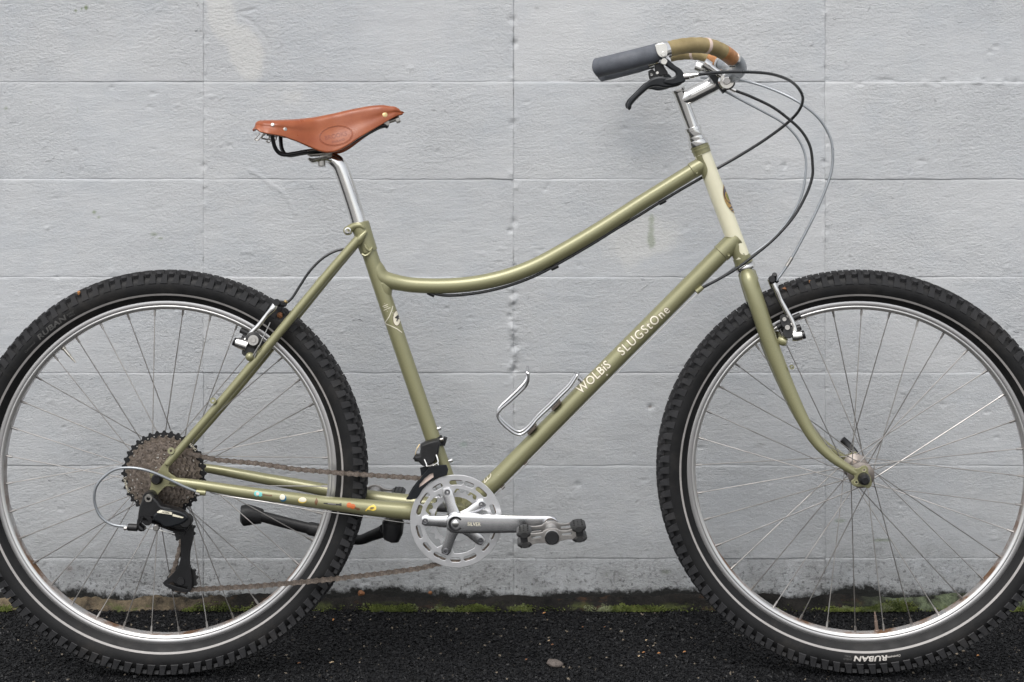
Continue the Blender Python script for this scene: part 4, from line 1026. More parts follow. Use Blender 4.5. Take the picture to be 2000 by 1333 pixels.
part('derailleur_cage', pl([(820, 914), (846, 909), (846, 930), (830, 944), (818, 960), (806, 974), (795, 974), (806, 952), (820, 934), (822, 926)], -.036, .0022, .0006), 'lever', fd)
part('cage_liner', pl([(847, 923), (848, 933), (833, 944), (817, 955), (820, 946), (830, 934), (840, 925)], -.0535, .0010, .0003), 'clay', fd)
m = MB(); m.cyl(P(858, 860, -.018), P(866, 858, -.018), .003, 10); part('clamp_bolt', m, 'steel', fd)
m = MB(); m.tube(smooth(PP([(820, 868, -.030), (813, 880, -.034), (811, 893, -.036)]), 4), .0007, 6); part('inner_cable', m, 'brass', fd)

# ---------------------------------------------------------------- saddle and seatpost
sad_px = lambda l: [(460 + a / 4.4444, 180 + b / 4.4444) for a, b in l]
topc = sad_px([(190, 312), (196, 290), (212, 266), (250, 253), (320, 250), (400, 250), (550, 241), (700, 222), (850, 190), (1000, 155), (1150, 126), (1230, 117), (1290, 115), (1340, 124), (1385, 127), (1420, 146), (1438, 168), (1448, 186)])
botc = sad_px([(190, 322), (215, 346), (300, 363), (420, 385), (540, 428), (640, 473), (720, 508), (790, 526), (850, 521), (900, 505), (980, 460), (1050, 410), (1150, 350), (1260, 288), (1330, 245), (1400, 209), (1448, 190)])
x0 = P(*topc[0], 0).x; x1 = P(*topc[-1], 0).x; Ls = x1 - x0
def wsk(u): return float(np.interp(u, [0, .04, .12, .25, .40, .50, .62, .8, .95, 1], [.050, .070, .078, .066, .050, .046, .040, .025, .014, .006]))
def wtp(u): return float(np.interp(u, [0, .03, .08, .18, .30, .42, .55, .7, .85, .96, 1], [.030, .058, .068, .068, .054, .036, .026, .021, .0185, .0125, .005]))
tp = [P(a, b, 0) for a, b in topc]; bp = [P(a, b, -wsk((P(a, b, -.05).x - x0) / Ls)) for a, b in botc]
us = [.5 - .5 * math.cos(math.pi * i / 60) for i in range(61)]; rows = []
for u in us:
    x = x0 + Ls * u; zt = float(np.interp(x, [p.x for p in tp], [p.z for p in tp])); zb = min(zt - .0025, float(np.interp(x, [p.x for p in bp], [p.z for p in bp])))
    hgt = zt - zb; a, b = wtp(u), wsk(u); sh = min(.016, hgt * .35); dip = .004 * math.exp(-((u - .13) / .12) ** 2)
    key = [(0, zt - dip * .3), (a * .35, zt - dip * .15), (a * .68, zt - sh * .10), (a * .90, zt - sh * .42), (a, zt - sh), (a * .72 + b * .28 - .001, zt - sh - (hgt - sh) * .30), (a * .35 + b * .65, zt - sh - (hgt - sh) * .66), (b, zb)]
    half = smooth([Vector((x, -yy, zz)) for yy, zz in key], 4); rows.append([mirY(p) for p in half[::-1]][:-1] + half)
m = MB(); m.grid(rows); sad = part('saddle', m, 'leather', bike, 70)
md = sad.modifiers.new('thickness', 'SOLIDIFY'); md.thickness = .0042; md.offset = -1 if True else 1
# keep the outer skin where the outline was traced
bvs = mkbvh(sad)
import mathutils
def on_saddle(px, py, off=0):
    d_ = ray(px, py).normalized(); loc, nr, i_, ds = bvs.ray_cast(camL, d_)
    if loc is None: loc, nr, i_, ds = bvs.find_nearest(camL + d_ * 2.5)
    if nr.dot(d_) > 0: nr = -nr
    return loc + nr * off, nr
ta_ = R(8); ell = lambda rx, ry: [on_saddle(460 + (872 + math.cos(t) * rx * math.cos(ta_) - math.sin(t) * ry * -math.sin(ta_)) / 4.4444, 180 + (380 - math.cos(t) * rx * math.sin(ta_) * 1.0 + math.sin(t) * ry) / 4.4444)[0] for t in [2 * math.pi * k / 56 for k in range(56)]]
m = MB(); m.tube(ell(148, 86), .00055, 6, closed=True); m2 = MB(); m2.tube(ell(139, 78), .00045, 6, closed=True); part('embossed_oval', m, 'leather', sad); part('embossed_oval', m2, 'leather_dark', sad)
pxtext('BROOKS', 12.0, 656, 266, R(13), bvs, .0003, .15, 2.0, 'embossed_lettering', 'leather_dark', sad, 1, .95); pxtext('ENGLAND', 5.5, 661, 275.5, R(13), bvs, .0003, .05, 2.0, 'embossed_lettering', 'leather_dark', sad, 1, 1)
def rivet(px, py, r, mt):
    p, nr = on_saddle(px, py); m = MB(); m.lathe([(.0012, 0), (.0011, r * .5), (.0006, r * .9), (-.0004, r)], p, nr, 18); part('rivet', m, mt, sad)
rivet(751.8, 224.5, .0050, 'brass'); rivet(532.5, 244.0, .0036, 'steel'); rivet(557, 252.8, .0036, 'steel')
for s in (-1, 1):      # rails
    def T(a): return Vector((a.x, a.y * s * -1, a.z))
    rl = [P(460 + a / 4.4444, 180 + b / 4.4444, t) for a, b, t in ((318, 368, -.045), (322, 400, -.043), (338, 470, -.038), (370, 522, -.032), (425, 545, -.027), (520, 533, -.022), (620, 516, -.021), (760, 500, -.021), (900, 470, -.021), (1040, 400, -.018), (1150, 345, -.014), (1230, 305, -.012), (1290, 290, -.010), (1312, 300, -.008))]
    m = MB(); m.tube([T(p) for p in smooth(rl, 5)], .0036, 12); part('saddle_rail', m, 'black', sad)
    lp_ = [P(460 + a / 4.4444, 180 + b / 4.4444, -.036) for a, b in ((300, 360), (290, 400), (272, 412), (232, 402), (228, 390), (250, 372), (268, 352))]
    m = MB(); m.tube([T(p) for p in smooth(lp_, 4)], .0013, 8)
    lp_ = [P(460 + a / 4.4444, 180 + b / 4.4444, -.058) for a, b in ((252, 352), (212, 400), (190, 420), (170, 412), (176, 398), (210, 360))]
    m.tube([T(p) for p in smooth(lp_, 4)], .0013, 8); part('bag_loop', m, 'steel', sad)
m = MB(); m.cyl(P(755, 240, -.012), P(755, 240, .012), .0055, 14); m.cyl(P(742, 244, 0), P(778, 232, 0), .0036, 10); m.cyl(P(773, 236, 0), P(781, 233, 0), .0058, 6); part('tension_bolt', m, 'steel', sad)
m = MB(); m.box(P(535, 262, 0), .012, .09, .006, Matrix.Rotation(R(-20), 3, 'Y')); part('cantle_plate', m, 'black', sad)

sp = MB(); pc = PP([(702, 440), (693, 409), (680, 369), (669, 337), (662, 322), (652, 313), (641, 308), (626, 308)])
sp.tube(smooth(pc, 5), lin([.0136, .0136, .0136, .0136, (.0135), .0125, .0105, .0085], 36), 28)
spo = part('seatpost', sp, 'chrome', bike)
m = MB(); m.tube(smooth(PP([(604, 311), (612, 315), (624, 313), (640, 311), (650, 315)]), 4), [(a, b) for a, b in zip(lin([.017, .020, .020, .019, .012], 17), lin([.003, .0055, .0050, .0055, .006], 17))], 16); part('clamp_cradle', m, 'chrome', spo)
m = MB(); m.tube([P(602, 303, 0), P(606, 303, 0), P(630, 301, 0), P(646, 299, 0), P(650, 299, 0)], [(.016, .002), (.022, .0035), (.024, .0042), (.022, .0035), (.014, .002)], 14); m.tube([P(600, 297, 0), P(604, 296, 0), P(634, 292, 0), P(640, 292, 0)], [(.020, .002), (.026, .0036), (.026, .0036), (.02, .002)], 14); part('rail_clamp', m, 'steel', spo)
m = MB(); m.cyl(P(628, 313, -.010), P(628.5, 325, -.010), .0065, 14); m.cyl(P(628, 320, -.010), P(628.5, 326, -.010), .0048, 6); part('clamp_bolt', m, 'steel', spo)

# ---------------------------------------------------------------- fork, headset
fk = MB()
fb = [(1459, 533, -.012), (1464, 550, -.022), (1478, 592, -.029), (1497, 650, -.033), (1516, 702, -.036), (1540, 760, -.040), (1566, 816, -.044), (1592, 860, -.048), (1622, 891, -.051), (1652, 912, -.0525), (1672, 924, -.0525)]
br = [.0125, .0150, .0150, .0146, .0140, .0125, .0112, .0098, .0086, .0074, .0062]
fk.tube([S(1457.5, 529), S(1458.5, 533), S(1461, 541), S(1466, 551), S(1468, 556)], [.0130, .0160, .0162, .0155, .008], 30)
fk.cyl(S(1461, 541, -.020), S(1461, 541, -.0225), .0045, 16)
fko = part('fork', fk, 'paint', bike)
for s in (0, 1):
    pts = [S(*a) for a in fb]; pts = pts if s == 0 else [mir(p) for p in pts]; q = smooth(pts, 6)
    m = MB(); m.tube(q, [(a * .86, a) for a in lin(br, len(q))], 24); part('fork_blade', m, 'paint', fko)
    # crown end, brake boss, dropout
    L = [S(*a, -.0525) for a in ((1665, 915), (1676, 914), (1683, 910), (1690, 909), (1695, 914), (1695, 923), (1700, 932), (1702, 945), (1696, 953), (1684, 950), (1674, 950), (1665, 947), (1662, 940), (1668, 934), (1667, 926))]
    loc = [((p - hB).dot(fS), (p - hB).dot(axis)) for p in L]; hl = [((p - hB).dot(fS), (p - hB).dot(axis)) for p in (S(1687.5, 918, -.0525), S(1672.5, 942, -.0525))]
    pm = curve_mesh([[(v.x, v.y) for v in smooth([Vector((a, b, 0)) for a, b in loc + [loc[0]]], 3)[:-1]]] + [circ(a, b, .0022, 12) for a, b in hl], .0055, .0008)
    for v in pm.vertices:
        p = hB + fS * v.co.x + axis * v.co.y + uS * (-.0545 - v.co.z); v.co = p if s == 0 else mir(p)
    fin(pm, 35); part('dropout', pm, 'paint', fko)
    m = MB()
    for (a, b) in ((1687.5, 918), (1672.5, 942)):
        p0, p1 = S(a, b, -.0580), S(a, b, -.051); m.lathe([(0, .0022), (0, .0040), (.007, .0040), (.007, .0022)], p0, p1 - p0, 14, True)
    pb = S(1532, 666, -.034); m.tube([S(1522, 664, -.030), S(1530, 667, -.034), S(1537, 669, -.036)], [.0075, .0085, .0065], 14)
    (m.lathe([(0, .0018), (0, .0038), (.008, .0038), (.008, .0018)], S(1547, 718, -.046), uS, 14, True) if s == 0 else None)
    me = m.mesh('eyelet')
    if s:
        for v in me.vertices: v.co = mir(v.co)
        me.flip_normals()
    part('eyelet', me, 'paint', fko)
m = MB(); m.lathe([(0, 0), (.0012, .0036), (.0, .0055), (-.001, .0058)], S(1463, 541, -.0160), -uS, 4); part('crown_diamond', m, 'chrome', fko)
hs_ = MB()
def hl(px, py, prof): hs_.lathe(prof, S(px, py), axis, 36)
hl(1455.8, 522.5, [(-.0050, .0125), (-.0045, .0168), (-.001, .0184), (.0035, .0182), (.0055, .0165), (.006, .012)])
hl(1362, 276, [(-.008, .0140), (-.0075, .0176), (-.003, .0182), (.001, .0176), (.0020, .0150), (.0025, .0150), (.0060, .0158), (.0085, .0155), (.0090, .0130), (.0100, .0135), (.0190, .0135), (.0195, .0150), (.0255, .0150), (.0262, .0138), (.0262, .0112)])
part('headset', hs_, 'chrome', bike)
# stem
m = MB(); m.tube([S(1358, 262), S(1326.5, 180), S(1325.5, 177.5), S(1325, 176.5)], [.0113, .0113, .0120, .0100], 26)
m.lathe([(-.004, .0113), (-.002, .0123), (.0015, .0123), (.0025, .0105), (.0018, .0055), (-.004, .0050), (-.004, 0)], S(1325, 177), axis, 26)
stm = part('stem', m, 'chrome', bike)
m = MB(); m.tube(smooth([S(1334, 197), S(1348, 189), S(1375, 175), S(1400, 162)], 4), lin([.0115, .0140, .0143, .0143], 13), 26); part('stem_extension', m, 'chrome', stm)
sc_ = S(1413, 156)
m = MB(); m.lathe([(-.024, .0145), (-.024, .0172), (-.016, .0182), (-.0155, .0172), (-.007, .0172), (-.0065, .0184), (.016, .0184), (.024, .0172), (.024, .0145)], sc_, uS, 30); part('bar_clamp', m, 'chrome', stm)
m = MB()
for (a, b, cx_, cy_) in ((1376, 124, 1409, 171), (1391, 152, 1413, 178)):
    q = (S(a, b, -.028) + S(cx_, cy_, -.028)) / 2; ln = (S(a, b) - S(cx_, cy_)).length
m.box((S(1389, 141, -.020) + S(1389, 141, -.020)) / 2, .016, .026, .040, ST @ Matrix.Rotation(R(-35), 3, 'Y')); m.box(S(1402, 163, -.026), .0085, .020, .040, ST @ Matrix.Rotation(R(-37), 3, 'Y'))
part('shifter_mount', m, 'lever', stm)
# thumb shifters either side of the clamp
for s in (-1, 1):
    m = MB(); m.lathe([(-.010, 0), (-.010, .0120), (-.007, .0150), (.003, .0155), (.006, .0120), (.008, .0120)], S(1419, 160, .040 * s), uS, 26)
    q0 = S(1414, 150, .046 * s); q1 = S(1372, 133, .058 * s) if s > 0 else S(1386, 131, .050 * s)
    m.tube([q0, q0 * .5 + q1 * .5, q1], [(.003, .006), (.003, .0055), (.003, .006)], 12); m.tube([q1, q1 + (q1 - q0).normalized() * .012], [(.0065, .0095), (.0065, .0095)], 12)
    m.cyl(S(1420, 158, .050 * s), S(1420, 158, .064 * s), .0065, 14); m.cyl(S(1423, 171, .036 * s), S(1437, 178, .036 * s), .0040, 12)
    part('thumb_shifter', m, 'chrome', bike)

# ---------------------------------------------------------------- handlebar
bar = [(1412, 156, 0), (1419, 153, -.026), (1433, 146, -.058), (1444, 136, -.088), (1441, 124, -.114), (1430, 115, -.130)]
tap = [(1430, 115, -.130), (1419, 106, -.145), (1401, 96, -.160), (1382, 90, -.175), (1360, 88.5, -.190), (1337, 90, -.205), (1316, 94, -.217), (1296, 99.5, -.227)]
gr = [(1298, 99, -.226), (1270, 107, -.237), (1220, 120, -.252), (1167, 133, -0.2320)]
hb = MB(); q = smooth([S(*a) for a in bar], 6); bl = [mirB(p) for p in q[::-1]][:-1] + q; rr = [.0125 if abs((p - hB).dot(uS)) > .04 else .0127 for p in bl]; hb.tube(bl, rr, 24)
for s in (0, 1):
    e = [S(*a) for a in ((1430, 115, -.150), (1360, 88.5, -.218), (1270, 107, -0.2380))]
hbo = part('handlebar', hb, 'silver_housing', bike)
for s in (0, 1):
    f = (lambda p: p) if s == 0 else mirB
    q = smooth([f(S(*a)) for a in tap], 8); m = MB(); n = len(q)
    i0, i1 = int(n * .20), int(n * .47)
    rad = [.01285 + .00025 * math.sin(i * 1.1) for i in range(n)]
    m.tube(q[i0:], rad[i0:], 26); part('bar_tape', m, 'tape', hbo)
    m = MB(); m.tube(q[:i0 + 1], [.0131] * (i0 + 1), 26); part('tape_end', m, 'tapeend', hbo)
    m = MB(); m.tube(q[i1 - 2:i1 + 1], [.0133] * 3, 26); part('tape_ring', m, 'clay', hbo)
    m = MB(); t_ = (q[1] - q[0]).normalized(); m.lathe([(-.004, .0125), (-.004, .0142), (.0015, .0142), (.0015, .0125)], q[0], t_, 26, True); m.cyl(f(S(1424, 127, -.132)), f(S(1437, 128, -.132)), .0045, 12); part('tape_clamp', m, 'chrome', hbo)
    q = smooth([f(S(*a)) for a in gr], 6); n = len(q); m = MB(); gr_r = [.0150] + [.0152] * (n - 4) + [.0154, .0152, .0125]
    dd = (q[-1] - q[-2]).normalized(); q2 = q + [q[-1] + dd * .0035]; gr_r = [.0140, .0150] + lin([.0151, .0158], n - 3) + [.0160, .0152]; gr_r = (gr_r + [.0120])[:len(q2) - 1] + [.0115]
    m.tube(q2, gr_r, 30); part('grip', m, 'grip', hbo)
# brake levers
for s in (0, 1):
    f = (lambda p: p) if s == 0 else mirB
    m = MB(); bc_ = S(1292, 101, -.229); bd = (S(1316, 94, -.217) - S(1270, 107, -.237)).normalized()
    m.lathe([(-.0090, .0130), (-.0090, .0165), (.0090, .0165), (.0090, .0130)], bc_, bd, 30, True)
    pm = curve_mesh([[(a, b) for a, b in ((-.0085, .010), (.0080, .012), (.0105, -.010), (.0060, -.0175), (-.0020, -.0185), (-.0075, -.012))]], .0024, .0005)
    for v in pm.vertices: pass
    bpy.data.meshes.remove(pm)
    mm = m.mesh('lever_clamp')
    if s:
        for v in mm.vertices: v.co = mirB(v.co)
        mm.flip_normals()
    def spl(pts, t, th, bev, sm=3, holes=()):
        L = [S(a, b, t) for a, b in pts]; loc = [Vector(((p - hB).dot(fS), (p - hB).dot(axis), 0)) for p in L]
        if sm > 1: loc = smooth(loc + [loc[0]], sm)[:-1]
        hh = [[((S(a, b, t) - hB).dot(fS), (S(a, b, t) - hB).dot(axis)) for a, b in h_] for h_ in holes]
        pm = curve_mesh([[(v.x, v.y) for v in loc]] + hh, th, bev)
        for v in pm.vertices:
            p = hB + fS * v.co.x + axis * v.co.y + uS * (t - v.co.z); v.co = f(p)
        if s: pm.flip_normals()
        fin(pm, 35); return pm
    lv = part('brake_lever', spl([(1290, 118), (1297, 113), (1306, 117), (1318, 128), (1330, 136), (1337, 148), (1338, 160), (1325, 165), (1312, 167), (1296, 163), (1300, 154), (1312, 152), (1319, 148), (1318, 142), (1308, 135), (1298, 127)], -0.2380, .011, .0028, 3), 'lever', bike)
    part('lever_clamp', mm, 'chrome', lv)
    part('clamp_tab', spl([(1279, 88), (1300, 85), (1304, 105), (1298, 112), (1290, 112), (1283, 104)], -0.2495, .003, .0007, 3), 'chrome', lv)
    part('clamp_tab', spl([(1285, 110), (1302, 108), (1311, 122), (1296, 128), (1288, 122)], -0.2340, .012, .0010, 3), 'guard', lv)
    part('lever_blade', spl([(1225, 211), (1228, 197), (1240, 184), (1254, 170), (1266, 158), (1276, 152), (1290, 149), (1308, 152), (1325, 150), (1334, 156), (1330, 166), (1315, 171), (1300, 173), (1285, 170), (1270, 172), (1256, 183), (1243, 195), (1234, 206), (1229, 214)], -0.2360, .010, .0035, 3), 'lever', lv)
    m = MB(); m.ball(f(S(1229, 207, -0.2360)), .0048, 10, (.8, .8, 1.5)); part('lever_tip', m, 'black', lv)
    part('lever_link', spl([(1278, 128), (1290, 122), (1300, 135), (1305, 146), (1292, 149), (1281, 146)], -0.2320, .008, .002, 2), 'plastic', lv)
    m = MB()
    for a, b, r_ in ((1295.5, 106, .0042), (1297, 120.5, .0056)): m.lathe([(0, 0), (0, r_ * .45), (-.0012, r_ * .5), (-.0012, r_ * .85), (.0, r_), (.004, r_)], f(S(a, b, -0.2525 if b < 110 else -0.2470)), (uS if s == 0 else -uS), 18)
    m.lathe([(0, 0), (0, .0022), (.003, .0026)], f(S(1284, 142.5, -0.2390)), (uS if s == 0 else -uS), 10); part('pivot_bolt', m, 'chrome', lv)
    m = MB(); m.cyl(f(S(1334, 150, -0.2380)), f(S(1347, 149, -0.2380)), .0056, 16); m.cyl(f(S(1347, 149, -0.2380)), f(S(1356, 147, -0.2380)), .0044, 16); m.cyl(f(S(1356, 147, -0.2380)), f(S(1364, 146, -0.2380)), .0034, 12); part('barrel_adjuster', m, 'chrome', lv)

# ---------------------------------------------------------------- cables
def cable(pts, r=.0025, mat='housing', nm='cable_housing', par=None, k=7, f=P):
    m = MB(); m.tube(smooth([f(*a) for a in pts], k), r, 12); return part(nm, m, mat, par or bike)
cable([(1364, 146, -.238), (1400, 142.5, -.23), (1450, 141, -.20), (1500, 144, -.16), (1535, 154, -.12), (1557, 170, -.08), (1568, 192, -.05), (1560, 217, -.02), (1535, 243, 0), (1490, 276, .012), (1440, 307, .020), (1405, 327, .022), (1385, 340, .014), (1370, 348, .004), (1340, 365, 0), (1290, 395, 0), (1250, 420, 0), (1200, 450, 0), (1150, 481, 0), (1098, 511, 0), (1050, 537, 0), (1000, 556.5, 0), (950, 569.5, 0), (905, 576, 0), (870, 577.5, 0), (836, 571, .002), (815, 561, .003)], .0027)
cable([(1370, 152, .232), (1405, 154, .16), (1450, 158, .06), (1492, 169, .03), (1548, 193, .0), (1593, 225, -.01), (1618, 261, -.01), (1626, 292, -.01), (1624, 334, -.01), (1607, 384, -.01), (1585, 432, -.01), (1560, 480, -.01), (1545, 507, -.01), (1530, 530, -.01), (1516, 549, -.012)], .0025, 'silver_housing')
cable([(1437, 178, -.036), (1464, 188, -.035), (1506, 208, -.033), (1537, 230, -.03), (1565, 256, -.028), (1582, 286, -.026), (1587, 320, -.024), (1586, 348, -.022), (1573, 384, -.02), (1550, 424, -.02), (1515, 464, -.022), (1480, 494, -.022), (1440, 524, -.020), (1405, 545, -.016), (1370, 563, -.011)], .0026)
cable([(1411, 176, .036), (1450, 197, .035), (1492, 219, .034), (1531, 242, .032), (1559, 272, .03), (1573, 306, .028), (1573, 342, .026), (1565, 384, .024), (1540, 430, .022), (1505, 470, .02), (1463, 502, .018), (1420, 535, .016), (1371, 564, .012)], .0022, 'silver_housing')
cable([(690, 490, .010), (676, 487, .0), (655, 491, -.004), (630, 505, -.008), (605, 530, -.012), (585, 560, -.014), (570, 583, -.016), (556, 594, -.018)], .0024)
cable([(388, 962, -.070), (360, 951, -.074), (331, 937, -.079), (304, 925, -.082), (278, 917, -.084), (252, 914, -.084), (226, 917, -.083), (205, 930, -.082), (189, 949, -.081), (184, 972, -.080), (188, 993, -.079), (199, 1012, -.078), (220, 1025, -.078), (244, 1029, -.078), (252, 1030, -.078)], .0024, 'silver_housing')
m = MB()
for t in (-.007, .007): m.tube(smooth(PP([(1360, 573, t), (1330, 602, t), (1200, 732, t), (1100, 830, t), (1005, 929, t), (965, 968, t), (930, 1010, t * .7)]), 4), .0008, 6)
m.tube(smooth(PP([(870, 1030, -.01), (800, 1023, -.03), (700, 1008, -.045), (600, 995, -.060), (520, 981, -.066), (440, 969, -.066), (410, 962, -.062)]), 4), .0008, 6)
m.tube(smooth(PP([(880, 1010, .0), (850, 950, -.012), (830, 905, -.03)]), 4), .0008, 6)
part('inner_cable', m, 'cable', bike)
m = MB(); a, b = S(1547, 503, -.01), S(1537, 521, -.01); m.cyl(P(1547, 503, -.01), P(1536, 521, -.01), .0032, 12); m.cyl(P(250, 1029.5, -.078), P(244, 1029, -.078), .0034, 10); m.cyl(P(383, 960.5, -.071), P(391, 963.5, -.069), .0034, 10); part('ferrule', m, 'steel', bike)

# ---------------------------------------------------------------- rim brakes
def brake(f, side_t, fr_name, armL, footL, brk, discs, pads, f2):
    """one caliper: near arm plus its mirror image"""
    root = None
    for s in (0, 1):
        g_ = (lambda p: p) if s == 0 else f2
        q = smooth([g_(f(*a[:3])) for a in armL], 5); n = len(q); m = MB()
        m.tube(q, [(a, b) for a, b in zip(lin([w_[3] * .8 for w_ in armL], n), lin([w_[3] for w_ in armL], n))], 14)
        q = smooth([g_(f(*a[:3])) for a in footL], 3); m.tube(q, lin([w_[3] for w_ in footL], len(q)), 16)
        if root is None: root = part('rim_brake', m, 'chrome', bike, label=fr_name)
        else: part('brake_arm', m, 'chrome', root)
        m = MB()
        for a in brk: m.lathe([(0, 0), (0, a[3] * .9), (.001, a[3]), (.010, a[3])], g_(f(*a[:3])), (g_(f(*a[:2], a[2] + .01)) - g_(f(*a[:3]))), 20)
        part('spring_housing', m, 'dusty', root)
        m = MB()
        for a in discs: m.lathe([(0, 0), (0, a[3] * .45), (-.0015, a[3] * .5), (-.0015, a[3]), (.003, a[3])], g_(f(*a[:3])), (g_(f(*a[:2], a[2] + .01)) - g_(f(*a[:3]))), 18)
        part('pad_bolt', m, 'steel', root)
        m = MB(); q = smooth([g_(f(*a)) for a in pads], 4); m.tube(q, [(.0058, .0052)] * len(q), 12); part('brake_pad', m, 'plastic', root)
    return root
b1 = brake(S, 0, 'front rim brake on the olive fork',
      [(1511, 554, -.040, .0042), (1517, 568, -.041, .0046), (1524, 585, -.041, .0042), (1534, 604, -.041, .0050), (1545, 624, -.042, .0048), (1551, 640, -.043, .0046), (1552, 650, -.043, .006)],
      [(1548, 657, -.046, .0085), (1556, 657, -.046, .0092), (1566, 655, -.046, .0085)],
      [(1536, 630, -.044, .0105), (1540, 650, -.046, .0100), (1531, 622, -.042, .0075)], [(1538, 640, -.049, .0042), (1532, 624, -.046, .0034)],
      [(1518, 640, -.026), (1535, 630, -.026), (1552, 621, -.026), (1563, 616, -.026)], mir)
m = MB(); m.cyl(S(1566, 655, -.046), S(1572, 653.5, -.046), .0075, 14); m.cyl(S(1556, 642, -.040), S(1564, 639, -.040), .0052, 12); m.tube([S(1508, 552, -.040), S(1505, 545, -.03), S(1511, 541, -.01), S(1517, 550, .0)], .0042, 10); m.cyl(S(1508, 546, -.044), S(1508, 546, -.034), .0058, 12); m.cyl(S(1513, 536, -.02), S(1512, 545, -.01), .0045, 10); part('link_clamp', m, 'black', b1)
b2 = brake(P, 0, 'rear rim brake on the seat stays',
      [(537, 595, -.040, .0050), (532, 604, -.041, .0062), (520, 617, -.041, .0042), (505, 636, -.042, .0044), (493, 648, -.043, .0042), (482, 662, -.045, .0046), (475, 670, -.047, .0060)],
      [(483, 676, -.048, .0105), (474, 673, -.048, .0098), (461, 669, -.048, .0082)],
      [(494.5, 664, -.050, .0140), (488, 686, -.050, .0095), (480, 688, -.050, .0070)], [(494.5, 665, -.0545, .0090), (494.5, 665, -.0575, .0040)],
      [(470, 645, -.026), (484, 652, -.026), (500, 664, -.026), (514, 678, -.026)], mirY)
m = MB(); m.cyl(P(463, 670, -.048), P(456, 667, -.048), .0072, 14); m.cyl(P(481, 661, -.042), P(473, 657, -.042), .0056, 12); m.cyl(P(540, 591, -.046), P(540, 591, -.030), .0062, 14); m.cyl(P(543, 593, -.036), P(556, 594, -.014), .0055, 12); part('link_clamp', m, 'black', b2)
m = MB(); m.ball(P(488, 697, -.056), .0078, 16); m.cyl(P(488, 697, -.056), P(497, 697, -.050), .0058, 12); part('brake_boss', m, 'paint', b2)
m = MB(); m.cyl(P(556, 592, -.018), P(560, 588, -.018), .0038, 10); part('anchor_nut', m, 'brass', b2)
m = MB(); m.tube(PP([(497, 699, -.060), (500, 690, -.060), (512, 664, -.055), (528, 630, -.050)]), .0010, 6); m.tube(PP([(492, 699, -.058), (506, 676, -.062)]), .0018, 8); part('return_spring', m, 'cable', b2)


# ---------------------------------------------------------------- front quick release
c = fw.location
m = MB(); f_ = lambda t: c + uS * t
m.lathe([(-.0745, 0), (-.0745, .0055), (-.073, .0068), (-.066, .0098), (-.058, .0106), (-.0575, .006)], c, uS, 22); m.cyl(f_(-.06), f_(.07), .0032, 12)
qr = part('quick_release', m, 'black', bike)
m = MB(); m.lathe([(.058, .008), (.060, .0105), (.070, .0105), (.072, .008)], c, uS, 20, True); part('cam_housing', m, 'steel', qr)
q = smooth([S(1676, 893, .066), S(1668, 882, .074), S(1655, 868, .080), S(1645, 858, .080)], 5); m = MB(); m.tube(q, [(.0030, a) for a in lin([.0050, .0058, .0068, .0060], len(q))], 14); part('release_lever', m, 'black', qr)

# ---------------------------------------------------------------- bottle cage
wire = [(1031, 728), (1032, 740), (1027, 754), (1014, 768), (994, 786), (979, 799), (972, 810), (978, 824), (995, 840), (1009, 848.5), (1020, 848), (1034, 837), (1052, 816), (1075, 794), (1098, 771), (1112, 757), (1121, 744), (1127, 734)]
def bc_(i, n):
    u = i / (n - 1); return .012 + .020 * math.exp(-((u - 0) / .22) ** 2) * 1.0 + .004
n = len(wire); A_ = [P(a, b, -bc_(i, n)) for i, (a, b) in enumerate(wire)]
A2 = smooth(A_, 6); B2 = [mirY(p) for p in A2]
e1 = P(1037, 741, 0) ; e2 = P(1129, 731, 0)
loop = A2 + smooth([A2[-1], e2, B2[-1]], 4)[1:-1] + B2[::-1] + smooth([B2[0], P(1029, 729, 0), A2[0]], 5)[1:-1]
m = MB(); m.tube(loop, .0027, 12, closed=True); bco = part('bottle_cage', m, 'alloy', bike)
m = MB()
for a, b in ((1086, 791), (1039, 838)): m.box(P(a, b), .020, .034, .0035, Matrix.Rotation(R(-45), 3, 'Y')); m.cyl(P(a - 1, b - 1), P(a + 6, b + 6), .0042, 12)
part('cage_bracket', m, 'rust', bco)

# ---------------------------------------------------------------- kickstand
m = MB(); ky = .030
m.tube(smooth([P(752, 1036, .006), P(744, 1040, .02), P(725, 1047, .045), P(700, 1055, .060), P(660, 1048, .072), P(622, 1037, .075), P(560, 1022, .080), P(500, 1006, .084)], 5), [(.0085, a) for a in lin([.0120, .0110, .0095, .0090, .0095, .0105, .0110, .0100], 36)], 14)
ks = part('kickstand', m, 'plastic', bike)
m = MB(); m.tube([P(768, 1014, .0), P(768, 1020, .0), P(767, 1040, .0), P(764, 1055, .0), P(763, 1057, 0)], [(.014, .016), (.020, .0195), (.020, .0185), (.016, .0140), (.010, .006)], 14); part('mounting_block', m, 'black', ks)
m = MB(); m.tube([P(512, 1009, .084), P(498, 1007, .085), P(484, 1006, .085), P(474, 1008, .085), P(471, 1008, .085)], [(.010, .0135), (.013, .0165), (.016, .0195), (.017, .0190), (.012, .0120)], 12); part('foot', m, 'plastic', ks)
m = MB(); m.tube([P(625, 1037, .075), P(606, 1033, .077), P(600, 1031, .077)], [(.0100, .0125), (.0100, .0125), (.008, .0105)], 12); part('height_collar', m, 'plastic', ks)

